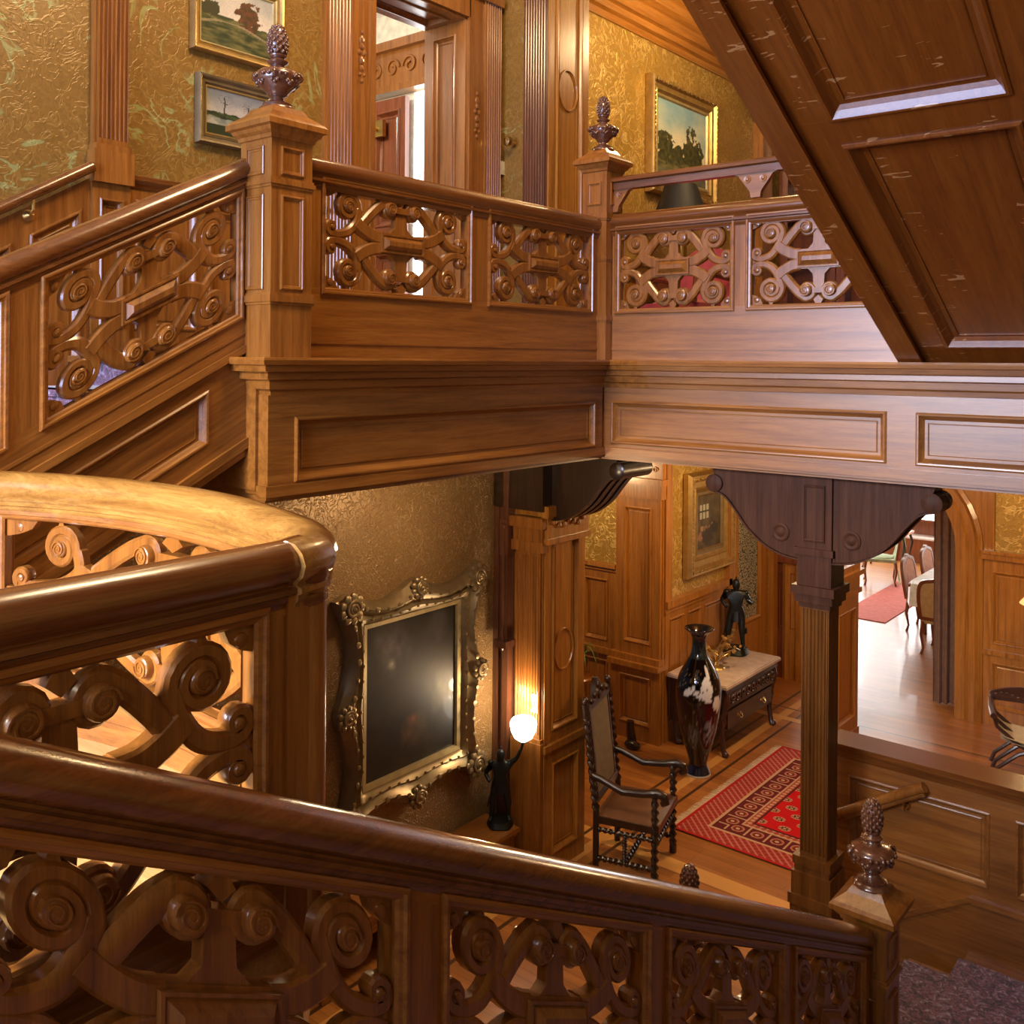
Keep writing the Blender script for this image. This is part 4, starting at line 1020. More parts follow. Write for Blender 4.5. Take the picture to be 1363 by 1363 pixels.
def art_trees(u, v):
    c = sky_field(u, v, .30, (.42, .55, .60), (.76, .72, .60), (.17, .18, .12), (.42, .40, .26), 21)
    for x, y, w_, h_ in ((.68, .48, .10, .30), (.62, .40, .16, .16), (.15, .40, .16, .18), (.40, .34, .2, .1), (.80, .38, .12, .2)):
        if ((u - x) / w_) ** 2 + ((v - y) / h_) ** 2 + 1.2 * nz(u, v, 12, x) < 1: c = mix3((.13, .16, .09), (.28, .27, .15), .5 + nz(u, v, 20, 1))
    if v < .14: c = mix3(c, (.36, .38, .34), .6)
    return tuple(min(1, x * 1.25) for x in c)
def art_dark(u, v):
    c = mix3((.03, .035, .025), (.10, .09, .06), .35 + .9 * nz(u, v, 3.5, 31))
    for x, y, r_, col in ((.25, .86, .26, (.24, .22, .22)), (.28, .72, .05, (.42, .42, .36)), (.52, .30, .07, (.46, .20, .14)), (.47, .22, .12, (.22, .16, .07)), (.60, .25, .16, (.17, .15, .08)), (.86, .42, .16, (.26, .26, .17)), (.75, .35, .1, (.16, .13, .09)), (.8, .9, .2, (.13, .13, .13))):
        d = math.hypot(u - x, (v - y) * 1.15) / r_ + .7 * nz(u, v, 6, x)
        if d < 1: c = mix3(col, c, max(0, d) ** .8)
    return tuple(min(1, x * 1.5) for x in c)
def art_interior(u, v):
    c = mix3((.20, .17, .09), (.36, .30, .17), .5 + nz(u, v, 4, 41) + .3 * (v - .5))
    if .10 < u < .50 and .55 < v < .84:
        c = (.70, .72, .66)
        if min(abs(u - x) for x in (.10, .23, .36, .50)) < .018 or min(abs(v - y) for y in (.55, .70, .84)) < .012: c = (.16, .13, .08)
    for x, y, r_, col in ((.22, .38, .07, (.60, .48, .34)), (.36, .36, .07, (.55, .42, .30)), (.52, .36, .08, (.50, .38, .28)), (.14, .24, .1, (.55, .40, .28)), (.70, .34, .16, (.10, .08, .06)), (.45, .22, .2, (.15, .11, .07)), (.62, .44, .04, (.6, .48, .36))):
        d = math.hypot(u - x, (v - y) * 1.3) / r_ + .6 * nz(u, v, 10, x)
        if d < 1: c = col
    return c

def picture(name, label, x, y0, y1, z0, z1, fw, fn, frame_mat, liner_mat, nx, ny, orn=0, group=None, depth=.05):
    t = thing(name, label, 'painting', (x, (y0 + y1) / 2, z0), group)
    F = FX(x); m = MB()
    m.ribbon(F, [(y0, z0), (y1, z0), (y1, z1), (y0, z1)], [(0, .0), (0, depth * .6), (fw * .12, depth), (fw * .3, depth * .92), (fw * .45, depth * .55), (fw * .72, depth * .5), (fw * .8, depth * .62), (fw * .9, depth * .4), (fw, depth * .3), (fw, .0)], True)
    if orn:
        per = []
        W_, H_ = y1 - y0, z1 - z0
        for n_, (p, q) in ((int(W_ / orn), ((y0, z0), (y1, z0))), (int(H_ / orn), ((y1, z0), (y1, z1))), (int(W_ / orn), ((y1, z1), (y0, z1))), (int(H_ / orn), ((y0, z1), (y0, z0)))):
            for i in range(n_):
                a = p[0] + (q[0] - p[0]) * i / n_; b = p[1] + (q[1] - p[1]) * i / n_
                ia = min(max(a, y0 + fw * .28), y1 - fw * .28); ib = min(max(b, z0 + fw * .28), z1 - fw * .28)
                m.sphere((x + depth * .95, ia, ib), (.010, orn * .42, orn * .42 * (1.3 if i % 2 else .8)), 6, 4)
    m.build('frame', frame_mat, t, smooth=True, ang=30)
    l = MB(); l.ribbon(F, [(y0 + fw, z0 + fw), (y1 - fw, z0 + fw), (y1 - fw, z1 - fw), (y0 + fw, z1 - fw)], [(0, 0), (0, depth * .42), (fw * .14, depth * .42), (fw * .24, depth * .2), (fw * .24, 0)], True)
    l.build('liner', liner_mat, t)
    e = fw * 1.2
    painted('canvas', F, y0 + e, y1 - e, z0 + e, z1 - e, depth * .22, nx, ny, fn, PAINT, t)
    return t
picture('landscape_painting', 'landscape painting with an autumn tree, upper of the two on the left wall', -4.645, 2.915, 3.51, 1.665, 2.12, .052, art_autumn, GILT, LINER, 90, 70)
picture('landscape_painting', 'small river landscape with bare trees hanging below the autumn painting', -4.645, 2.95, 3.47, 1.165, 1.545, .055, art_river, GILT_DK, GILT, 90, 70)
picture('landscape_painting', 'gilt framed landscape with tall trees on the gold wallpaper upstairs', -4.795, 7.85, 9.20, 1.60, 2.72, .15, art_trees, GILT, LINER, 110, 100, .045, depth=.09)
picture('interior_painting', 'gilt framed painting of figures by a window on the lower hall wall', -4.79, 8.63, 9.66, -2.21, -1.15, .21, art_interior, GILT, GILT_DK, 80, 90, .04, depth=.09)
# the large dark painting with a swept rococo frame
t = thing('dark_painting', 'large very dark painting in an ornate swept frame under the gallery', 'painting', (-4.64, 4.62, -3.0))
y0, y1, z0, z1 = 3.98, 5.28, -2.97, -1.52; F = FX(-4.645); fw = .19
def swept(p, q, n=24):
    out = []
    for i in range(n):
        u = i / n; s_ = -.030 * math.sin(2 * PI * u * 2 - PI / 2) - .03 + (.035 * math.exp(-((u - .5) / .07) ** 2)) + .05 * (math.exp(-(u / .06) ** 2) + math.exp(-((1 - u) / .06) ** 2))
        d = Vector((q[0] - p[0], q[1] - p[1])).normalized(); nn = Vector((d.y, -d.x)); a = p[0] + (q[0] - p[0]) * u + nn.x * s_; b = p[1] + (q[1] - p[1]) * u + nn.y * s_
        out.append((a, b))
    return out
cs_ = [(y0, z0), (y1, z0), (y1, z1), (y0, z1)]
outer = sum([swept(cs_[i], cs_[(i + 1) % 4]) for i in range(4)], [])
def inner_pts(d):
    ic = [(y0 + d, z0 + d), (y1 - d, z0 + d), (y1 - d, z1 - d), (y0 + d, z1 - d)]
    return sum([[(ic[i][0] + (ic[(i + 1) % 4][0] - ic[i][0]) * k / 24, ic[i][1] + (ic[(i + 1) % 4][1] - ic[i][1]) * k / 24) for k in range(24)] for i in range(4)], [])
m = MB(); rings = [(outer, .0, 0), (outer, .05, 0), (outer, .085, .25), (None, .10, .35), (None, .07, .5), (None, .055, .68), (None, .075, .78), (None, .06, .9), (None, .04, 1.0), (None, 0, 1.0)]
ip = inner_pts(fw); vs = []; fs = []; n = len(outer)
for (r_, c, f) in rings:
    for (p, q) in zip(outer, ip): vs.append(F.m(p[0] + (q[0] - p[0]) * f, p[1] + (q[1] - p[1]) * f, c))
for i in range(len(rings) - 1):
    for j in range(n): fs.append((i * n + j, i * n + (j + 1) % n, (i + 1) * n + (j + 1) % n, (i + 1) * n + j))
m.add(vs, fs); m.build('frame', GILT_DK, t, smooth=True, ang=50)
orn = MB(); rnd = random.Random(4)
for (a, b, k) in [(y0 + .05, z0 + .05, 1), (y1 - .05, z0 + .05, 1), (y1 - .05, z1 - .05, 1), (y0 + .05, z1 - .05, 1), (y0 + .02, (z0 + z1) / 2, .8), (y1 - .02, (z0 + z1) / 2, .8), ((y0 + y1) / 2, z0 + .02, .8), ((y0 + y1) / 2, z1 - .02, .8)]:
    orn = MB()
    for q in range(9):                       # leafy cartouches
        th = 2 * PI * q / 9; orn.sphere(F.m(a + .075 * k * math.cos(th), b + .075 * k * math.sin(th), .085), (.022, .030 * k, .030 * k), 7, 5)
    orn.ribbon(F, spiral(a, b, .06 * k, .015, 0, 1.8, 22), rprof(.009, .07, .115, .004)); orn.sphere(F.m(a, b, .10), (.03, .02, .02), 8, 6)
    orn.build('leaf_cartouche', GILT_DK, t, smooth=True)
orn = MB()
for i in range(0, n, 2):
    p, q = outer[i], ip[i]; orn.sphere(F.m(p[0] + (q[0] - p[0]) * .34, p[1] + (q[1] - p[1]) * .34, .098), (.010, .014 + rnd.random() * .010, .014 + rnd.random() * .010), 6, 4)
    orn.sphere(F.m(p[0] + (q[0] - p[0]) * .8, p[1] + (q[1] - p[1]) * .8, .074), (.008, .012, .012), 6, 4)
orn.build('beading', GILT_DK, t, smooth=True)['kind'] = 'stuff'
MB().ribbon(F, [(y0 + fw, z0 + fw), (y1 - fw, z0 + fw), (y1 - fw, z1 - fw), (y0 + fw, z1 - fw)], [(0, 0), (0, .045), (.03, .04), (.035, .02), (.035, 0)], True).build('liner', LINER, t)
e = fw + .03; painted('canvas', F, y0 + e, y1 - e, z0 + e, z1 - e, .02, 100, 120, art_dark, PAINT, t)

# ================================================================== BENCH AND STATUES
t = thing('hall_bench', 'low panelled oak bench under the large dark painting', 'bench', (-4.48, 4.6, ZH))
m = MB().box(-4.64, -4.31, 3.6, 5.42, -3.40, -3.37).box(-4.64, -4.325, 3.62, 5.41, -3.425, -3.40); m.build('seat', W['y'], t)
for yy in (3.66, 4.5, 5.02, 5.36): MB().box(-4.62, -4.34, yy - .03, yy + .03, ZH, -3.425).build('leg', W['z'], t)
MB().box(-4.345, -4.33, 3.69, 5.33, -3.50, -3.425).build('apron', W['y'], t)

def figure(parent, joints, bones, radii, mat, k=1.0, name='figure'):
    me = bpy.data.meshes.new(name); o = bpy.data.objects.new(name, me); COL.objects.link(o); o.parent = parent
    names = list(joints); me.from_pydata([tuple(c * k for c in joints[n_]) for n_ in names], [], [(names.index(a), names.index(b)) for a, b in bones])
    o.modifiers.new('skin', 'SKIN'); me.skin_vertices[0].data
    for i, n_ in enumerate(names):
        r_ = radii[n_] * k; me.skin_vertices[0].data[i].radius = (r_, r_)
    me.skin_vertices[0].data[0].use_root = True
    s_ = o.modifiers.new('subdivision', 'SUBSURF'); s_.levels = 2; s_.render_levels = 2
    me.materials.append(mat); return o
BON = [('pelvis', 'waist'), ('waist', 'chest'), ('chest', 'neck'), ('neck', 'head0'), ('head0', 'head1'), ('pelvis', 'hipl'), ('hipl', 'kneel'), ('kneel', 'anl'), ('anl', 'toel'), ('pelvis', 'hipr'), ('hipr', 'kneer'), ('kneer', 'anr'), ('anr', 'toer'),
       ('chest', 'shl'), ('shl', 'ell'), ('ell', 'hal'), ('chest', 'shr'), ('shr', 'elr'), ('elr', 'har')]
RAD = {a: b * 1.28 for a, b in dict(pelvis=.075, waist=.062, chest=.085, neck=.032, head0=.045, head1=.040, hipl=.055, kneel=.035, anl=.024, toel=.020, hipr=.055, kneer=.035, anr=.024, toer=.020, shl=.038, ell=.026, hal=.018, shr=.038, elr=.026, har=.018).items()}
# height 1.0 figures facing +x (scaled); metres at scale 1 = 1 m tall
J1 = dict(pelvis=(0, 0, .52), waist=(.01, 0, .60), chest=(.01, 0, .72), neck=(.01, 0, .82), head0=(.02, 0, .87), head1=(.02, 0, .94), hipl=(0, .07, .48), kneel=(.03, .10, .27), anl=(-.01, .11, .06), toel=(.07, .13, .03),
          hipr=(0, -.07, .48), kneer=(.04, -.10, .27), anr=(.0, -.12, .06), toer=(.08, -.14, .03), shl=(.0, .12, .77), ell=(.03, .22, .86), hal=(.06, .27, .99), shr=(0, -.12, .77), elr=(-.04, -.20, .62), har=(.05, -.14, .54))
J2 = dict(J1); J2.update(ell=(.02, .20, .64), hal=(.12, .14, .72), elr=(-.05, -.20, .66), har=(-.01, -.12, .56), kneel=(.06, .08, .28), anl=(.03, .10, .06), toel=(.11, .11, .03))
def statue_extras(t, k, mat, helmet=True):
    b = MB()
    b.lathe((0, 0, -.055 * k), [(.001, 0), (.17 * k, 0), (.18 * k, .02 * k), (.165 * k, .05 * k), (.15 * k, .085 * k), (.001, .09 * k)], 20, rfun=lambda th, z: 1 + .06 * math.sin(5 * th))
    b.build('base', mat, t, world=False, smooth=True)
    h = MB(); h.lathe((0.02 * k, 0, .88 * k), [(.055 * k, 0), (.055 * k, .04 * k), (.045 * k, .07 * k), (.02 * k, .09 * k), (.001, .095 * k)], 14)
    for j in range(5): h.sphere((-.01 * k - j * .018 * k, 0, (.985 - j * .018) * k), (.02 * k, .012 * k, .018 * k), 7, 5)
    h.build('helmet', mat, t, world=False, smooth=True)
    a = MB(); a.lathe((0, 0, .40 * k), [(.105 * k, 0), (.095 * k, .06 * k), (.075 * k, .15 * k), (.072 * k, .19 * k), (.06 * k, .19 * k), (.06 * k, .10 * k), (.09 * k, .0)], 20, rfun=lambda th, z: 1 + .05 * math.cos(10 * th))
    for sy in (1, -1):
        a.sphere((0, sy * .13 * k, .79 * k), (.045 * k, .045 * k, .035 * k), 8, 6); b2 = MB().lathe((.03 * k, sy * .105 * k, .24 * k), [(.045 * k, 0), (.05 * k, .02 * k), (.045 * k, .07 * k)], 10); b2.build('greave', mat, t, world=False, smooth=True)
    MB().tube([(.0, -.09 * k, .5 * k), (-.10 * k, -.15 * k, .25 * k), (-.16 * k, -.17 * k, .12 * k)], .010 * k, 6).build('sword', mat, t, world=False, smooth=True)
    a.build('armour', mat, t, world=False, smooth=True)
k = .54
t = thing('statue_lamp', 'bronze armoured figure raising a glowing globe lamp on the low bench', 'lamp', (-4.44, 5.35, -3.37 + .055 * k), rz=math.radians(-50))
figure(t, J1, BON, RAD, BRONZE, k); statue_extras(t, k, BRONZE)
sh = MB(); gz = 1.22 * k
sh.lathe((.065 * k, .30 * k, 1.10 * k), [(.03, 0), (.065, .025), (.088, .07), (.098, .115), (.095, .138), (.082, .158), (.06, .168), (.055, .16), (.088, .118), (.078, .07), (.055, .03), (.02, .008)], 24)
MB().tube([(.06 * k, .27 * k, .97 * k), (.065 * k, .30 * k, 1.10 * k)], .010, 8).lathe((.065 * k, .30 * k, 1.07 * k), [(.012, 0), (.035, .01), (.032, .02), (.012, .022)], 14).build('lamp_fitting', BRONZE, t, world=False, smooth=True)
sh.build('glass_shade', GLOW, t, world=False, smooth=True)
ld_ = bpy.data.lights.new('globe_bulb', 'POINT'); ld_.energy = 16; ld_.color = (1, .72, .42); ld_.shadow_soft_size = .05
lo = bpy.data.objects.new('globe_bulb', ld_); COL.objects.link(lo); lo.parent = t; lo.location = (.065 * k, .30 * k, 1.10 * k + .26)

k = .76
t = thing('bronze_statue', 'bronze helmeted warrior standing on the marble topped chest', 'statue', (-4.52, 9.28, -3.055 + .055 * k), rz=math.radians(-65))
figure(t, J2, BON, RAD, BRONZE, k); statue_extras(t, k, BRONZE)

# ================================================================== CHEST, VASE, ORNAMENT
t = thing('carved_chest', 'dark carved chest of drawers with a pale marble top by the hall wall', 'chest of drawers', (-4.45, 8.87, ZH))
fpts = lambda y: 0
m = MB(); prof = [(-4.74, -3.52), (-4.19, -3.52), (-4.165, -3.44), (-4.19, -3.34), (-4.20, -3.30), (-4.165, -3.22), (-4.13, -3.14), (-4.15, -3.09), (-4.74, -3.09)]
m.prism(Fr((0, 0, 0), (1, 0, 0), (0, 0, 1), (0, 1, 0)), prof, 8.30, 9.44); m.build('body', W['chest'], t)
MB().box(-4.75, -4.11, 8.26, 9.48, -3.09, -3.065).box(-4.745, -4.12, 8.27, 9.47, -3.065, -3.055).build('marble_top', MARBLE, t)
dr = MB(); F = FX(-4.155); dr.fbox(F, 8.36, 9.38, -3.30, -3.12, -.02, .012)
for i in range(9):
    yy = 8.43 + .11 * i
    dr.ribbon(F, spiral(yy, -3.21, .05, .012, PI * (i % 2), 1.4 * (1 if i % 2 else -1), 18), rprof(.008, .005, .03, .003)); dr.sphere(F.m(yy + .055, -3.21, .015), (.014, .014, .03), 6, 5)
dr.build('carved_frieze', W['chest'], t, smooth=True)
dw = MB().fbox(FX(-4.17), 8.38, 9.36, -3.50, -3.33, -.02, .012).build('drawer', W['chest'], t)
for yy in (8.62, 9.14):
    h_ = MB(); h_.lathe((-4.158, yy - .03, -3.41), [(.016, 0), (.014, .008), (.001, .012)], 10, (1, 0, 0)); h_.lathe((-4.158, yy + .03, -3.41), [(.016, 0), (.014, .008), (.001, .012)], 10, (1, 0, 0))
    h_.tube([(-4.145, yy - .03, -3.41), (-4.13, yy - .025, -3.435), (-4.128, yy, -3.44), (-4.13, yy + .025, -3.435), (-4.145, yy + .03, -3.41)], .006, 6); h_.build('handle', BRASS, dw, smooth=True) if False else None
    hh = h_.build('handle', BRASS, dw, smooth=True)
for (x, y) in ((-4.20, 8.34), (-4.20, 9.40), (-4.70, 8.34), (-4.70, 9.40)):
    l = MB().tube([(x + .02, y, -3.05 - .06), (x + .045, y, -3.22), (x + .01, y, -3.38), (x, y, -3.55), (x + .02, y, -3.70), (x + .04, y, -3.73)], [.035, .042, .034, .026, .024, .034], 8)
    l.sphere((x + .04, y, -3.722), (.038, .03, .028), 8, 6); l.build('leg', W['chest'], t, smooth=True)

def vase_fn(th, h):
    """th 0..1 around, h 0..1 up"""
    base = (.015, .015, .03)
    if h < .07: return (.09, .11, .2) if h > .012 else (.75, .74, .7)
    if h > .97: return (.30, .32, .30)
    if h > .80: return mix3((.05, .07, .08), (.16, .2, .2), .5 + nz(th * 6, h * 6, 3, 2))
    c = base
    for (tx, ty, rx, ry, ang) in ((.25, .62, .045, .075, .5), (.215, .575, .075, .022, .3), (.27, .71, .018, .06, -.2), (.34, .52, .045, .05, .4), (.62, .62, .05, .03, .4), (.12, .60, .05, .025, -.4), (.80, .5, .04, .06, .2)):
        d = (th - tx + .5) % 1 - .5; dx = d * math.cos(ang) - (h - ty) * math.sin(ang) * .6; dy = d * math.sin(ang) * 1.6 + (h - ty) * math.cos(ang)
        if (dx / rx) ** 2 + (dy / ry) ** 2 < 1: c = (.86, .86, .84)
    for (tx, ty, rx, ry, col) in ((.29, .33, .06, .11, (.75, .75, .75)), (.14, .28, .05, .09, (.45, .45, .43)), (.52, .32, .05, .09, (.6, .6, .58)), (.85, .3, .05, .09, (.6, .6, .58)), (.20, .46, .04, .05, (.16, .17, .16)), (.70, .38, .04, .06, (.18, .18, .17))):
        d = (th - tx + .5) % 1 - .5; q = (d / rx) ** 2 + ((h - ty) / ry) ** 2
        if q < 1 and nz(th * 14, h * 14, 3, 6) > -.12: c = mix3(col, base, .25 + .3 * q)
    if abs(math.sin(th * 40 + h * 22)) < .045 and .12 < h < .45: c = (.42, .40, .34)
    if abs(nz(th * 5, h * 4, 2.4, 9)) < .010 and .3 < h < .75: c = (.35, .30, .22)
    return c
t = thing('floor_vase', 'tall black porcelain floor vase painted with white birds beside the chest', 'vase', (-4.19, 7.86, ZH))
vp = [(.001, 0), (.105, 0), (.110, .012), (.100, .04), (.085, .08), (.080, .11), (.088, .14), (.112, .22), (.145, .34), (.175, .48), (.195, .62), (.203, .72), (.200, .80), (.183, .88), (.150, .95), (.110, 1.02), (.078, 1.08), (.064, 1.14), (.060, 1.19), (.064, 1.23), (.085, 1.27), (.118, 1.30), (.134, 1.315), (.130, 1.322), (.10, 1.30), (.06, 1.25), (.045, 1.15), (.001, 1.14)]
vp = catmull(vp, 4); seg = 96; me = bpy.data.meshes.new('body'); vo = bpy.data.objects.new('body', me); COL.objects.link(vo); vo.parent = t
vs = []; cc = []
for i, (r_, z) in enumerate(vp):
    for j in range(seg):
        a = 2 * PI * j / seg - PI / 2 - .7; vs.append((max(r_, .001) * math.cos(a), max(r_, .001) * math.sin(a), z)); cc.append(vase_fn(j / seg, z / 1.322) if i < len(vp) - 20 else (.06, .07, .08))
me.from_pydata(vs, [], [(i * seg + j, i * seg + (j + 1) % seg, (i + 1) * seg + (j + 1) % seg, (i + 1) * seg + j) for i in range(len(vp) - 1) for j in range(seg)])
at = me.color_attributes.new('Col', 'FLOAT_COLOR', 'POINT')
for i, c in enumerate(cc): at.data[i].color = (*lin(c), 1)
for p in me.polygons: p.use_smooth = True
me.materials.append(GLAZE)

t = thing('gilt_table_ornament', 'scrolling gilt flower ornament on the chest between the vase and the warrior statue', 'ornament', (-4.46, 8.72, -3.055))
m = MB().lathe((0, 0, 0), [(.001, 0), (.09, 0), (.08, .015), (.03, .03), (.02, .06), (.001, .062)], 16); rnd = random.Random(9)
m.build('base', GILT, t, world=False, smooth=True); m = MB()
for j in range(16):
    th = rnd.random() * 2 * PI; L = .10 + rnd.random() * .12; h_ = .10 + rnd.random() * .22
    m.tube([(0, 0, .04), (L * .4 * math.cos(th), L * .4 * math.sin(th), h_ * .7), (L * math.cos(th), L * math.sin(th), h_), (L * 1.1 * math.cos(th + .3), L * 1.1 * math.sin(th + .3), h_ * .85)], .006, 5)
    for q in range(3): m.sphere((L * math.cos(th) + rnd.uniform(-.03, .03), L * math.sin(th) + rnd.uniform(-.03, .03), h_ + rnd.uniform(-.03, .03)), .014 + rnd.random() * .012, 6, 4)
m.build('flower_sprays', GILT, t, world=False, smooth=True)

# ================================================================== RUG
def rug_fn(u, v):
    """u across (x), v along (y)"""
    X_, Y_ = u * 1.9, v * 2.13; d = min(X_, 1.9 - X_, Y_, 2.13 - Y_)
    red, dk, cr, pk = (.66, .10, .10), (.34, .09, .10), (.74, .60, .48), (.62, .28, .24)
    if d < .03: return red
    if d < .20:                                # lozenge border
        s_ = (X_ + Y_) * 95; t_ = (X_ - Y_) * 95
        return (.70, .45, .38) if (math.sin(s_) > .6) else ((.55, .16, .15) if math.sin(t_) > .3 else (.62, .22, .2))
    if d < .225: return cr
    if d < .245: return dk
    if d < .40:                                # octagon border
        w_ = (Y_ if min(X_, 1.9 - X_) < min(Y_, 2.13 - Y_) else X_) % .165; q = math.hypot(w_ - .082, (d - .322) * 1.0)
        if q < .018: return cr
        if q < .032: return dk
        if q < .052: return pk if q < .045 else cr
        return (.38, .11, .12) if abs(w_ - .082) < .075 else cr
    if d < .42: return cr
    if d < .47: return cr if (math.sin((X_ + Y_) * 60) * math.sin((X_ - Y_) * 60) > .2) else pk
    if d < .49: return dk
    a = (X_ % .20) - .10; row = int(Y_ / .125); b = (Y_ % .125) - .0625
    if row % 2: a = ((X_ + .10) % .20) - .10
    q = math.hypot(a / 1.25, b)
    if q < .012: return cr
    if q < .022: return dk
    if q < .035: return cr if (math.atan2(b, a) * 8 / PI) % 2 > .9 else dk
    if q < .040: return cr
    return (.74, .06, .08)
t = thing('red_rug', 'red patterned oriental rug with fringed edge on the lower hall floor', 'rug', (-2.9, 7.87, ZH))
Fg = Fr((-3.85, 6.80, ZH + .006), (1, 0, 0), (0, 1, 0), (0, 0, 1))
painted('pile', Fg, 0, 1.9, 0, 2.13, .004, 380, 426, rug_fn, WOOL, t)
fr_ = MB(); rnd = random.Random(2)
for i in range(210):
    y = 6.805 + i * .01008; j_ = rnd.uniform(-.012, .012); L = .055 + rnd.random() * .02
    fr_.add([(-3.85, y, ZH + .010), (-3.85, y + .006, ZH + .010), (-3.85 - L, y + j_ + .005, ZH + .003), (-3.85 - L, y + j_, ZH + .003)], [(0, 1, 2, 3)])
fo = fr_.build('fringe', plain('cream_wool', (.70, .58, .42), .9), t); fo['kind'] = 'stuff'

# ================================================================== HIGH BACK ARMCHAIR
t = thing('high_back_armchair', 'tall dark carved armchair with twisted posts standing by the pier', 'armchair', (-3.80, 6.16, ZH), rz=math.radians(16))
D = W['dark']
def twist(p, q, r_, n=40, tw=.42): 
    p, q = Vector(p), Vector(q); return [p + (q - p) * i / n for i in range(n + 1)], r_, tw
def tposts(m, p, q, r_): 
    P, r2, tw = twist(p, q, r_); m.tube(P, r2, 8, tw)
for sy in (1, -1):
    m = MB(); m.tube([(-.22, sy * .27, 0), (-.22, sy * .27, .47)], .024, 8); tposts(m, (-.22, sy * .27, .47), (-.30, sy * .27, 1.14), .024); m.tube([(-.30, sy * .27, 1.14), (-.31, sy * .27, 1.22)], .026, 8)
    m.sphere((-.31, sy * .27, 1.245), (.025, .025, .035), 8, 6); m.build('rear_post', D, t, world=False, smooth=True)
    m = MB(); m.tube([(.22, sy * .27, 0), (.22, sy * .27, .06)], .028, 8); tposts(m, (.22, sy * .27, .06), (.22, sy * .27, .66), .023); m.build('front_leg', D, t, world=False, smooth=True)
    m = MB(); m.tube([(-.265, sy * .27, .72), (-.18, sy * .275, .70), (-.02, sy * .28, .64), (.14, sy * .285, .655), (.24, sy * .285, .68), (.29, sy * .285, .66), (.30, sy * .285, .625), (.27, sy * .285, .605)], [.024, .026, .028, .028, .032, .034, .03, .02], 10)
    m.build('armrest', D, t, world=False, smooth=True)
    m = MB(); tposts(m, (-.22, sy * .27, .12), (.22, sy * .27, .12), .018); m.build('stretcher', D, t, world=False, smooth=True)
m = MB(); tposts(m, (0, -.27, .12), (0, .27, .12), .018); m.build('stretcher', D, t, world=False, smooth=True)
m = MB(); tposts(m, (.22, -.27, .30), (.22, .27, .30), .018); m.build('stretcher', D, t, world=False, smooth=True)
for sy in (-1, 1):
    m = MB(); tposts(m, (-.22, sy * .27, .33), (.22, sy * .27, .33), .016); tposts(m, (0, sy * .27, .12), (0, sy * .27, .33), .015); m.build('side_rail', D, t, world=False, smooth=True)
m = MB().box(-.23, .25, -.285, .285, .38, .43); m.build('seat_frame', D, t, world=False)
q = MB(); vs = []; fs = []; n = 10
for i in range(n + 1):
    for j in range(n + 1):
        u, v = i / n, j / n; e = max(0, math.sin(PI * u)) ** .35 * max(0, math.sin(PI * v)) ** .35; vs.append((-.22 + .47 * u, -.275 + .55 * v, .43 + .045 * e))
fs = [(i * (n + 1) + j, i * (n + 1) + j + 1, (i + 1) * (n + 1) + j + 1, (i + 1) * (n + 1) + j) for i in range(n) for j in range(n)]
q.add(vs, fs); q.box(-.22, .25, -.275, .275, .41, .432); q.build('seat', LEATHER, t, world=False, smooth=True)
bF = Fr((-.235, 0, .56), (0, 1, 0), (-.115, 0, .993), (.993, 0, .115))
MB().fbox(bF, -.20, .20, .0, .60, -.02, .012).build('back_panel', plain('olive_brown_tapestry', (.16, .12, .07), .8), t, world=False)
m = MB(); m.fbox(bF, -.26, .26, -.05, .0, -.018, .018); m.fbox(bF, -.26, .26, .60, .66, -.018, .018)
m.prism(bF, catmull([(-.25, .64), (-.2, .68), (-.12, .66), (-.05, .75), (0, .79), (.05, .75), (.12, .66), (.2, .68), (.25, .64)], 4), -.02, .02)
for (a, b, r_) in ((0, .73, .03), (-.09, .68, .03), (.09, .68, .03), (-.18, .66, .025), (.18, .66, .025), (0, .66, .035), (-.05, .70, .022), (.05, .70, .022)): m.sphere(bF.m(a, b, .02), (.02, r_, r_), 7, 5)
for sy in (-1, 1): m.fbox(bF, sy * .215 - .015, sy * .215 + .015, 0, .60, -.015, .016)
m.build('carved_back_frame', D, t, world=False, smooth=True, ang=30)

# small things of the lower hall
o = MB(); o.tube([(-4.98, 8.0, ZH + .03), (-5.0, 8.0, ZH + .16), (-5.0, 8.0, ZH + .24)], [.05, .04, .035], 10); o.sphere((-4.94, 7.94, ZH + .04), (.09, .05, .045), 10, 6)
o = o.build('doorstop', W['dark'], smooth=True); regrade(o); tag(o, 'small black boot shaped doorstop on the floor by the panelled pilaster', 'doorstop')
t = thing('plant_stand', 'wooden stand carrying the potted plant behind the pier', 'plant stand', (-5.52, 7.85, ZH))
MB().lathe((0, 0, .58), [(.001, 0), (.15, 0), (.16, .015), (.15, .03), (.001, .03)], 20).build('stand_top', W['z'], t, world=False, smooth=True)
for j in range(3):
    th = 2 * PI * j / 3; MB().tube([(.05 * math.cos(th), .05 * math.sin(th), .58), (.08 * math.cos(th), .08 * math.sin(th), .3), (.15 * math.cos(th), .15 * math.sin(th), .012)], .014, 8).build('leg', W['z'], t, world=False, smooth=True)
t = thing('potted_plant', 'green strap leaved potted plant peeking out beside the pier', 'potted plant', (-5.52, 7.85, ZH + .61))
MB().lathe((0, 0, 0), [(.001, 0), (.07, 0), (.10, .14), (.105, .15), (.09, .15), (.085, .12), (.001, .12)], 20).build('pot', BRASS, t, world=False, smooth=True)
m = MB(); rnd = random.Random(5)
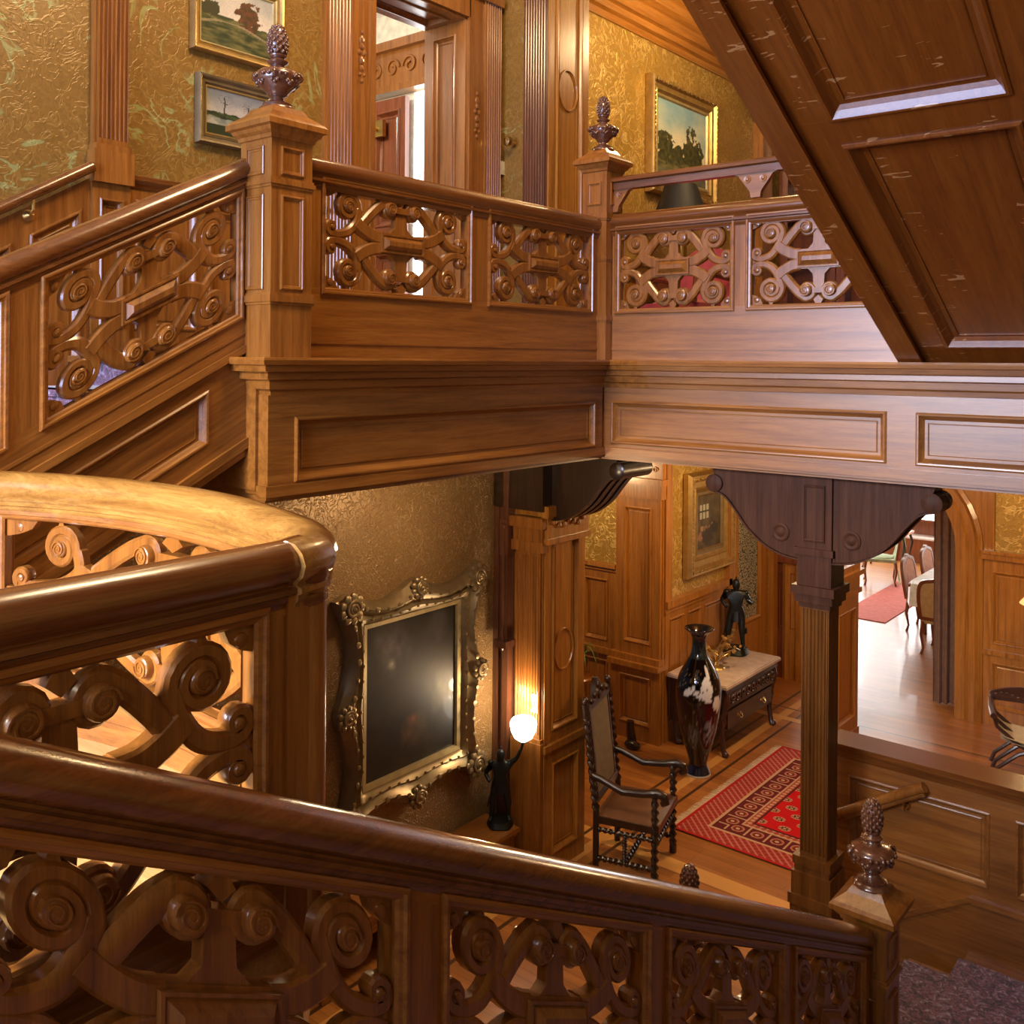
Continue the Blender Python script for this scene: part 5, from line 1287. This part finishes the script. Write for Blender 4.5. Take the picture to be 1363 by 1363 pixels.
for j in range(16):
    th = 2 * PI * j / 16 + rnd.uniform(-.15, .15); L = .14 + rnd.random() * .10; h_ = .10 + rnd.random() * .10; c_, s_ = math.cos(th), math.sin(th); P = []
    for i in range(8):
        u = i / 7; P.append(((L * u * 1.1) * c_, (L * u * 1.1) * s_, .12 + h_ * math.sin(u * PI * .9) * 1.2 - .10 * u * u, .011 * math.sin(PI * (u * .85 + .15))))
    vs = []
    for (x, y, z, w_) in P: vs += [(x - s_ * w_, y + c_ * w_, z), (x, y, z - w_ * .4), (x + s_ * w_, y - c_ * w_, z)]
    m.add(vs, [(3 * i + q, 3 * i + q + 1, 3 * i + q + 4, 3 * i + q + 3) for i in range(7) for q in range(2)])
m.build('leaves', LEAF, t, world=False, smooth=True)['kind'] = 'stuff'
t = thing('light_switch', 'small ivory light switch plate on the fluted pier above the globe lamp', 'light switch', (-4.27, 5.53, -2.56))
MB().box(-.033, .033, -.012, 0, 0, .13).build('plate', BRASS, t, world=False); MB().box(-.006, .006, -.024, -.010, .055, .075).build('toggle', PLAST, t, world=False)
t = thing('thermostat', 'ivory box thermostat with a cable on the wallpaper right of the upstairs doorway', 'thermostat', (-4.645, 5.525, 1.38))
MB().box(0, .035, -.03, .03, 0, .10).build('case', PLAST, t, world=False); MB().box(0, .012, -.006, .006, -1.3, 0).build('cable', PLAST, t, world=False)
o = MB().lathe((-4.50, 5.53, 1.60), [(.001, 0), (.012, 0), (.012, .05), (.03, .055), (.038, .075), (.03, .10), (.001, .108)], 16, (0, -1, 0)).build('brass_bell', BRASS, smooth=True); regrade(o); tag(o, 'small round brass bell on the pier beside the thermostat', 'bell')

# ================================================================== UPPER HALL FURNITURE
t = thing('console_table', 'small dark table under the black lamp in the upper hall', 'table', (-4.45, 7.95, 0))
MB().box(-.28, .28, -.32, .32, .72, .75).build('tabletop', W['red'], t, world=False); MB().box(-.25, .25, -.29, .29, .64, .72).build('apron', W['red'], t, world=False)
for sx in (-1, 1):
    for sy in (-1, 1): MB().tube([(sx * .23, sy * .27, .72), (sx * .235, sy * .275, .4), (sx * .22, sy * .26, .0)], [.025, .02, .013], 8).build('leg', W['red'], t, world=False, smooth=True)
t = thing('table_lamp', 'table lamp with a black tapered shade below the upstairs tree painting', 'lamp', (-4.45, 7.92, .75))
MB().lathe((0, 0, 0), [(.001, 0), (.09, 0), (.085, .02), (.03, .05), (.06, .15), (.08, .26), (.06, .36), (.02, .43), (.015, .60), (.001, .60)], 20).build('lamp_base', BRASS, t, world=False, smooth=True)
MB().lathe((0, 0, .62), [(.235, 0), (.24, .0), (.15, .26), (.145, .26)], 28).build('lamp_shade', BLACK, t, world=False, smooth=True)
q = bpy.data.lights.new('table_lamp_bulb', 'POINT'); q.energy = 100; q.color = (1, .78, .45); q.shadow_soft_size = .04
lo = bpy.data.objects.new('table_lamp_bulb', q); COL.objects.link(lo); lo.parent = t; lo.location = (0, 0, .68)
t = thing('red_armchair', 'red upholstered armchair in the upper hall seen through the right scroll panel', 'armchair', (-3.75, 6.75, 0), rz=math.radians(-100))
m = MB().box(-.28, .28, -.28, .28, .30, .44); m.sphere((0, 0, .43), (.27, .27, .06), 16, 8); m.build('seat', REDCH, t, world=False)
m = MB(); m.prism(Fr((-.27, 0, .44), (0, 1, 0), (-.15, 0, .98), (.98, 0, .15)), catmull([(-.26, 0), (-.27, .25), (-.2, .42), (0, .48), (.2, .42), (.27, .25), (.26, 0)], 5), -.05, .05); m.build('backrest', REDCH, t, world=False)
for sy in (-1, 1):
    MB().tube([(-.27, sy * .27, .64), (0, sy * .30, .66), (.22, sy * .29, .63), (.24, sy * .28, .44)], .025, 8).build('armrest', W['red'], t, world=False, smooth=True)
    for sx in (-1, 1): MB().tube([(sx * .25, sy * .25, .32), (sx * .27, sy * .27, .15), (sx * .25, sy * .25, 0)], [.028, .02, .016], 8).build('leg', W['red'], t, world=False, smooth=True)

# ================================================================== PARTITION, RIGHT SIDE
pt = MB(); F = FX(-3.38); pt.box(-3.60, -3.41, 8.97, 9.58, ZH, -2.12)
panel_row(pt, F, 8.95, 9.60, ZH + .12, -2.3, [(9.05, 9.50)], ZH + .26, -2.42, .0, .022, .035)
pt.box(-3.63, -3.33, 8.93, 9.62, -2.28, -2.23); pt.box(-3.62, -3.35, 8.94, 9.61, -2.23, -2.10); pt.box(-3.66, -3.31, 8.90, 9.65, -2.10, -2.05); pt.box(-3.62, -3.35, 8.93, 9.62, -2.05, -1.99)
pt.box(-3.62, -3.35, 8.93, 9.62, ZH, ZH + .13)
struct('wall_partition', pt, W['wall'])
t = thing('metal_flower_ornament', 'dark leafy metal ornament silhouetted on top of the panelled partition', 'ornament', (-3.49, 9.25, -1.99)); rnd = random.Random(12)
m = MB().box(-.06, .06, -.22, .22, 0, .015)
for j in range(7):
    y = -.20 + .066 * j; h_ = .09 + rnd.random() * .10; m.tube([(0, y, .01), (rnd.uniform(-.03, .03), y + .01, h_ * .6), (rnd.uniform(-.04, .04), y + rnd.uniform(-.04, .04), h_)], .005, 5)
    for q in range(4): m.sphere((rnd.uniform(-.03, .03), y + rnd.uniform(-.03, .03), h_ * (.5 + .5 * rnd.random())), (.010, .024, .014), 6, 4)
m.build('leaves_and_stems', W['dark'], t, world=False, smooth=True)
t = thing('curule_chair', 'curved x frame wooden armchair with carved crest at the right edge', 'armchair', (-1.86, 9.75, ZH), rz=math.radians(-75))
WD = W['chest']
for sx in (-1, 1):
    for k in range(3):
        x0 = -.2 + .2 * k
        MB().tube([(x0, sx * .30, .015), (x0, sx * .27, .10), (x0, sx * .10, .25), (x0, -sx * .10, .34), (x0, -sx * .27, .48), (x0, -sx * .30, .58)], .018, 8).build('curved_leg', WD, t, world=False, smooth=True)
    MB().tube([(-.26, sx * .30, .58), (0, sx * .31, .59), (.24, sx * .30, .58)], .026, 8).build('armrest', WD, t, world=False, smooth=True)
q = MB(); n = 10; vs = []
for i in range(n + 1):
    u = -1 + 2 * i / n; vs += [(-.22, u * .24, .40 - .05 * (1 - u * u) + .02), (.24, u * .24, .40 - .05 * (1 - u * u) + .02)]
q.add(vs, [(2 * i, 2 * i + 1, 2 * i + 3, 2 * i + 2) for i in range(n)]); q.add([v + Vector((0, 0, -.03)) for v in map(Vector, vs)], [(2 * i, 2 * i + 2, 2 * i + 3, 2 * i + 1) for i in range(n)]); q.build('seat', plain('cream_silk', (.6, .55, .42), .5), t, world=False, smooth=True)
m = MB(); F = Fr((-.28, 0, .57), (0, 1, 0), (0, 0, 1), (-1, 0, 0)); m.prism(F, [(-.32, 0), (.32, 0), (.31, .07)] + [(.30 - .06 * i, .08 + .07 * math.sin(PI * i / 10)) for i in range(11)] + [(-.31, .07)], -.015, .015)
for i in range(12):
    for s_ in (-1, 1): m.sphere(F.m(-.26 + .047 * i, .05 + .02 * math.sin(i), s_ * .015), (.008, .018, .018), 6, 4)
m.build('carved_crest', WD, t, world=False, smooth=True, ang=30)
t = thing('floor_lamp', 'floor lamp with a parchment shade at the right edge by the far wall', 'lamp', (-1.86, 10.35, ZH))
MB().lathe((0, 0, 0), [(.001, 0), (.14, 0), (.13, .02), (.02, .04), (.012, .1), (.012, 1.44), (.001, 1.44)], 18).build('pole', BRASS, t, world=False, smooth=True)
MB().lathe((0, 0, 1.44), [(.20, 0), (.205, 0), (.07, .17), (.065, .17)], 24).build('lamp_shade', plain('parchment_shade', (.8, .55, .25), .7, emit=(1, .6, .22), es=.8), t, world=False, smooth=True)

# ================================================================== DINING ROOM
struct('wall_dining_back', MB().box(-9.6, -1.2, 19.5, 19.6, ZH, -.6), plain('dining_room_panelling', (.45, .2, .06), .5))
struct('wall_dining_left', MB().box(-9.7, -9.6, 10.9, 19.6, ZH, -.6), plain('dining_room_plaster', (.5, .3, .1), .6))
struct('wall_dining_right', MB().box(-1.2, -1.1, 11.06, 19.6, ZH, -.6), plain('dining_room_plaster', (.5, .3, .1), .6))
for i, (x0, x1) in enumerate(((-9.2, -8.1), (-7.8, -6.7), (-6.1, -4.5), (-3.7, -2.2))):
    wn = struct('window_%d' % (4 + i), MB().ribbon(FY(19.5), [(x0, ZH + .75), (x1, ZH + .75), (x1, -.95), (x0, -.95)], [(-.08, 0), (-.08, .05), (0, .05), (0, 0)], True).fbox(FY(19.5), x0, x1, -2.0, -1.96, 0, .05).fbox(FY(19.5), (x0 + x1) / 2 - .02, (x0 + x1) / 2 + .02, ZH + .75, -.95, 0, .045), WHITE)
    MB().box(x0, x1, 19.47, 19.48, ZH + .75, -.95).build('pane', DAYGL, wn)
for i, (y0, y1) in enumerate(((12.4, 13.9), (14.6, 16.1), (16.8, 18.3))):
    wn = struct('window_%d' % (8 + i), MB().ribbon(FX(-9.6), [(y0, ZH + .5), (y1, ZH + .5), (y1, -.95), (y0, -.95)], [(-.08, 0), (-.08, .05), (0, .05), (0, 0)], True), WHITE)
    MB().box(-9.57, -9.56, y0, y1, ZH + .5, -.95).build('pane', DAYGL, wn)
def curtain(name, label, cx, cy, dx, dy, z0, z1, amp, n, mat, group=None, pinch=0):
    """folded cloth between two ends of a rail"""
    m = MB(); K = n * 8; R_ = 10; vs = []; L = math.hypot(dx, dy); nx, ny = -dy / L, dx / L
    for j in range(R_ + 1):
        v = j / R_; g = 1 - pinch * math.sin(PI * v * .5)
        for i in range(K + 1):
            u = (i / K - .5) * g; o_ = amp * math.sin(2 * PI * n * i / K) + amp * .3 * math.sin(2 * PI * n * i / K * .37 + v * 2)
            vs.append((cx + dx * u + nx * o_, cy + dy * u + ny * o_, z1 + (z0 - z1) * v))
    b = len(vs); vs += [(x + nx * .006, y + ny * .006, z) for x, y, z in vs]
    fs = [(j * (K + 1) + i, j * (K + 1) + i + 1, (j + 1) * (K + 1) + i + 1, (j + 1) * (K + 1) + i) for j in range(R_) for i in range(K)]
    m.add(vs, fs + [tuple(b + q for q in reversed(f)) for f in fs]); o = m.build(name, mat, smooth=True, ang=80); regrade(o); return tag(o, label, 'curtain', group)
curtain('velvet_curtain', 'long taupe velvet curtain hanging at the right jamb of the arch', -2.90, 11.22, .36, .12, ZH + .01, -1.15, .035, 5, CURT)
curtain('window_curtain', 'yellow striped curtain left of the tall hutch by the dining room window', -6.25, 19.2, .55, 0, ZH + .02, -.9, .05, 6, YELLOW)
curtain('window_curtain', 'yellow curtain hanging behind the right end of the tall hutch', -4.35, 19.25, .45, 0, ZH + .02, -.9, .05, 4, YELLOW)
o = MB().box(-5.25, -4.55, 14.1, 16.9, ZH, ZH + .012).build('dining_rug', plain('faded_red_rug', (.5, .12, .09), .9)); regrade(o); tag(o, 'faded red rug on the dining room floor left of the white table', 'rug')
# dining table
t = thing('dining_table', 'long dining table draped with a white cloth beyond the arch', 'table', (-3.45, 15.8, ZH))
MB().box(-.62, .62, -2.25, 2.25, .70, .74).build('tabletop', W['red'], t, world=False)
for (x, y) in ((-.5, -1.9), (.5, -1.9), (-.5, 1.9), (.5, 1.9)): MB().tube([(x, y, .70), (x * 1.06, y, .45), (x, y, .0)], [.05, .045, .03], 10).build('leg', W['red'], t, world=False, smooth=True)
m = MB(); n = 60; vs = []; per = []
for i in range(n):
    a = 2 * PI * i / n; c_, s_ = math.cos(a), math.sin(a); k = 1 / max(abs(c_), abs(s_)); per.append((c_ * k, s_ * k))
for (e, z) in ((0, .755), (.012, .745), (.02, .70), (.03, .45)):
    for i, (a, b) in enumerate(per): w_ = .02 * math.sin(i * 1.9) * (e > .019); zz = z - (.08 * (abs(a) > .93 and abs(b) > .93) if z < .5 else 0); vs.append((a * (.63 + e + w_), b * (2.26 + e + w_), zz))
m.add(vs, [(k * n + i, k * n + (i + 1) % n, (k + 1) * n + (i + 1) % n, (k + 1) * n + i) for k in range(3) for i in range(n)] + [tuple(range(n))])
o = m.build('tablecloth', WHITE); o.location = (-3.45, 15.8, ZH); tag(o, 'white tablecloth draped over the long dining table', 'tablecloth')
def dining_chair(name, label, loc, rz, cloth, back, group=None, arms=True):
    t = thing(name, label, 'chair', loc, group, rz)
    m = MB().box(-.25, .25, -.25, .25, .40, .45); m.sphere((0, 0, .45), (.24, .24, .045), 14, 6); m.build('seat', cloth, t, world=False)
    F = Fr((-.25, 0, .45), (0, 1, 0), (-.14, 0, .99), (.99, 0, .14)); out = catmull([(-.24, .02), (-.26, .3), (-.22, .48), (-.08, .53), (0, .56), (.08, .53), (.22, .48), (.26, .3), (.24, .02)], 5)
    q = MB(); q.ribbon(F, out, [(-.022, -.02), (-.022, .02), (.022, .02), (.022, -.02)], True); q = q.build('backrest', W['red'], t, world=False)
    MB().prism(F, [(a * .92, .04 + (b - .02) * .92) for a, b in out], -.014, .014).build('back_upholstery', back, q, world=False)
    for sx in (-1, 1):
        for sy in (-1, 1): MB().tube([(sx * .23, sy * .22, .42), (sx * .25, sy * .24, .25), (sx * .225, sy * .22, .08), (sx * .245, sy * .24, 0)], [.03, .022, .015, .02], 8).build('leg', W['red'], t, world=False, smooth=True)
        if arms: MB().tube([(-.28, sx * .25, .68), (-.05, sx * .28, .69), (.14, sx * .27, .67), (.16, sx * .25, .45)], .02, 8).build('armrest', W['red'], t, world=False, smooth=True)
    return t
dining_chair('dining_armchair', 'cane backed dining armchair at the near end of the white table', (-3.48, 13.18, ZH), math.radians(90), CANE, CANE)
c0 = dining_chair('dining_chair', 'rose upholstered dining chair on the left side of the table, nearest to the arch', (-3.95, 14.15, ZH), 0, PINK, PINK, 'dining chairs along the left side of the table', False)
for i, lab in enumerate(('rose upholstered dining chair on the left side of the table, second from the arch', 'rose upholstered dining chair on the left side of the table, third from the arch', 'rose upholstered dining chair on the left side of the table, farthest from the arch')):
    r_ = c0.copy(); COL.objects.link(r_); r_.location = (-3.95, 15.03 + .88 * i, ZH); r_['label'] = lab
    for ch in list(c0.children):
        d_ = ch.copy(); COL.objects.link(d_); d_.parent = r_
        for g in ch.children:
            e_ = g.copy(); COL.objects.link(e_); e_.parent = d_
t = dining_chair('draped_chair', 'chair with a sage green cloth thrown over its back near the windows', (-5.45, 16.6, ZH), math.radians(200), GREEN, GREEN, None, False)
m = MB(); vs = []; K = 14
for j, (x, z) in enumerate(((-.40, .42), (-.385, .7), (-.345, .98), (-.31, 1.02), (-.28, .97), (-.26, .6), (-.22, .44), (-.30, .12), (-.31, .03))):
    for i in range(K + 1): vs.append((x + .015 * math.sin(i * 1.7 + j), -.22 + .44 * i / K * (.9 if j > 6 else 1), z + .012 * math.sin(i * 2.3)))
m.add(vs, [(j * (K + 1) + i, j * (K + 1) + i + 1, (j + 1) * (K + 1) + i + 1, (j + 1) * (K + 1) + i) for j in range(8) for i in range(K)])
o = m.build('draped_cloth', GREEN, smooth=True); o.location = (-5.45, 16.6, ZH); o.rotation_euler = (0, 0, math.radians(200)); tag(o, 'sage green cloth thrown over the chair near the windows', 'cloth')
t = thing('side_table', 'small side table with curved legs beside the draped chair', 'table', (-5.75, 17.9, ZH))
MB().box(-.4, .4, -.25, .25, .66, .70).build('tabletop', PINK, t, world=False)
for sx in (-1, 1):
    for sy in (-1, 1): MB().tube([(sx * .33, sy * .2, .66), (sx * .37, sy * .23, .5), (sx * .32, sy * .19, .2), (sx * .37, sy * .22, 0)], [.025, .025, .014, .018], 8).build('leg', W['dark'], t, world=False, smooth=True)
t = thing('hutch', 'tall reddish sideboard with an upper shelf against the bright dining room window', 'sideboard', (-5.35, 19.0, ZH))
MB().box(-.75, .75, -.25, .25, 0, .44).build('cabinet', W['red'], t, world=False); MB().box(-.76, .76, -.27, .26, .44, .47).build('top', MARBLE, t, world=False)
m = MB().box(-.75, .75, .18, .22, .47, .74).box(-.78, .78, .0, .23, .74, .78)
for x in (-.7, .7): m.tube([(x, .03, .47), (x, .03, .74)], .025, 8)
m.build('upper_shelf', W['red'], t, world=False)
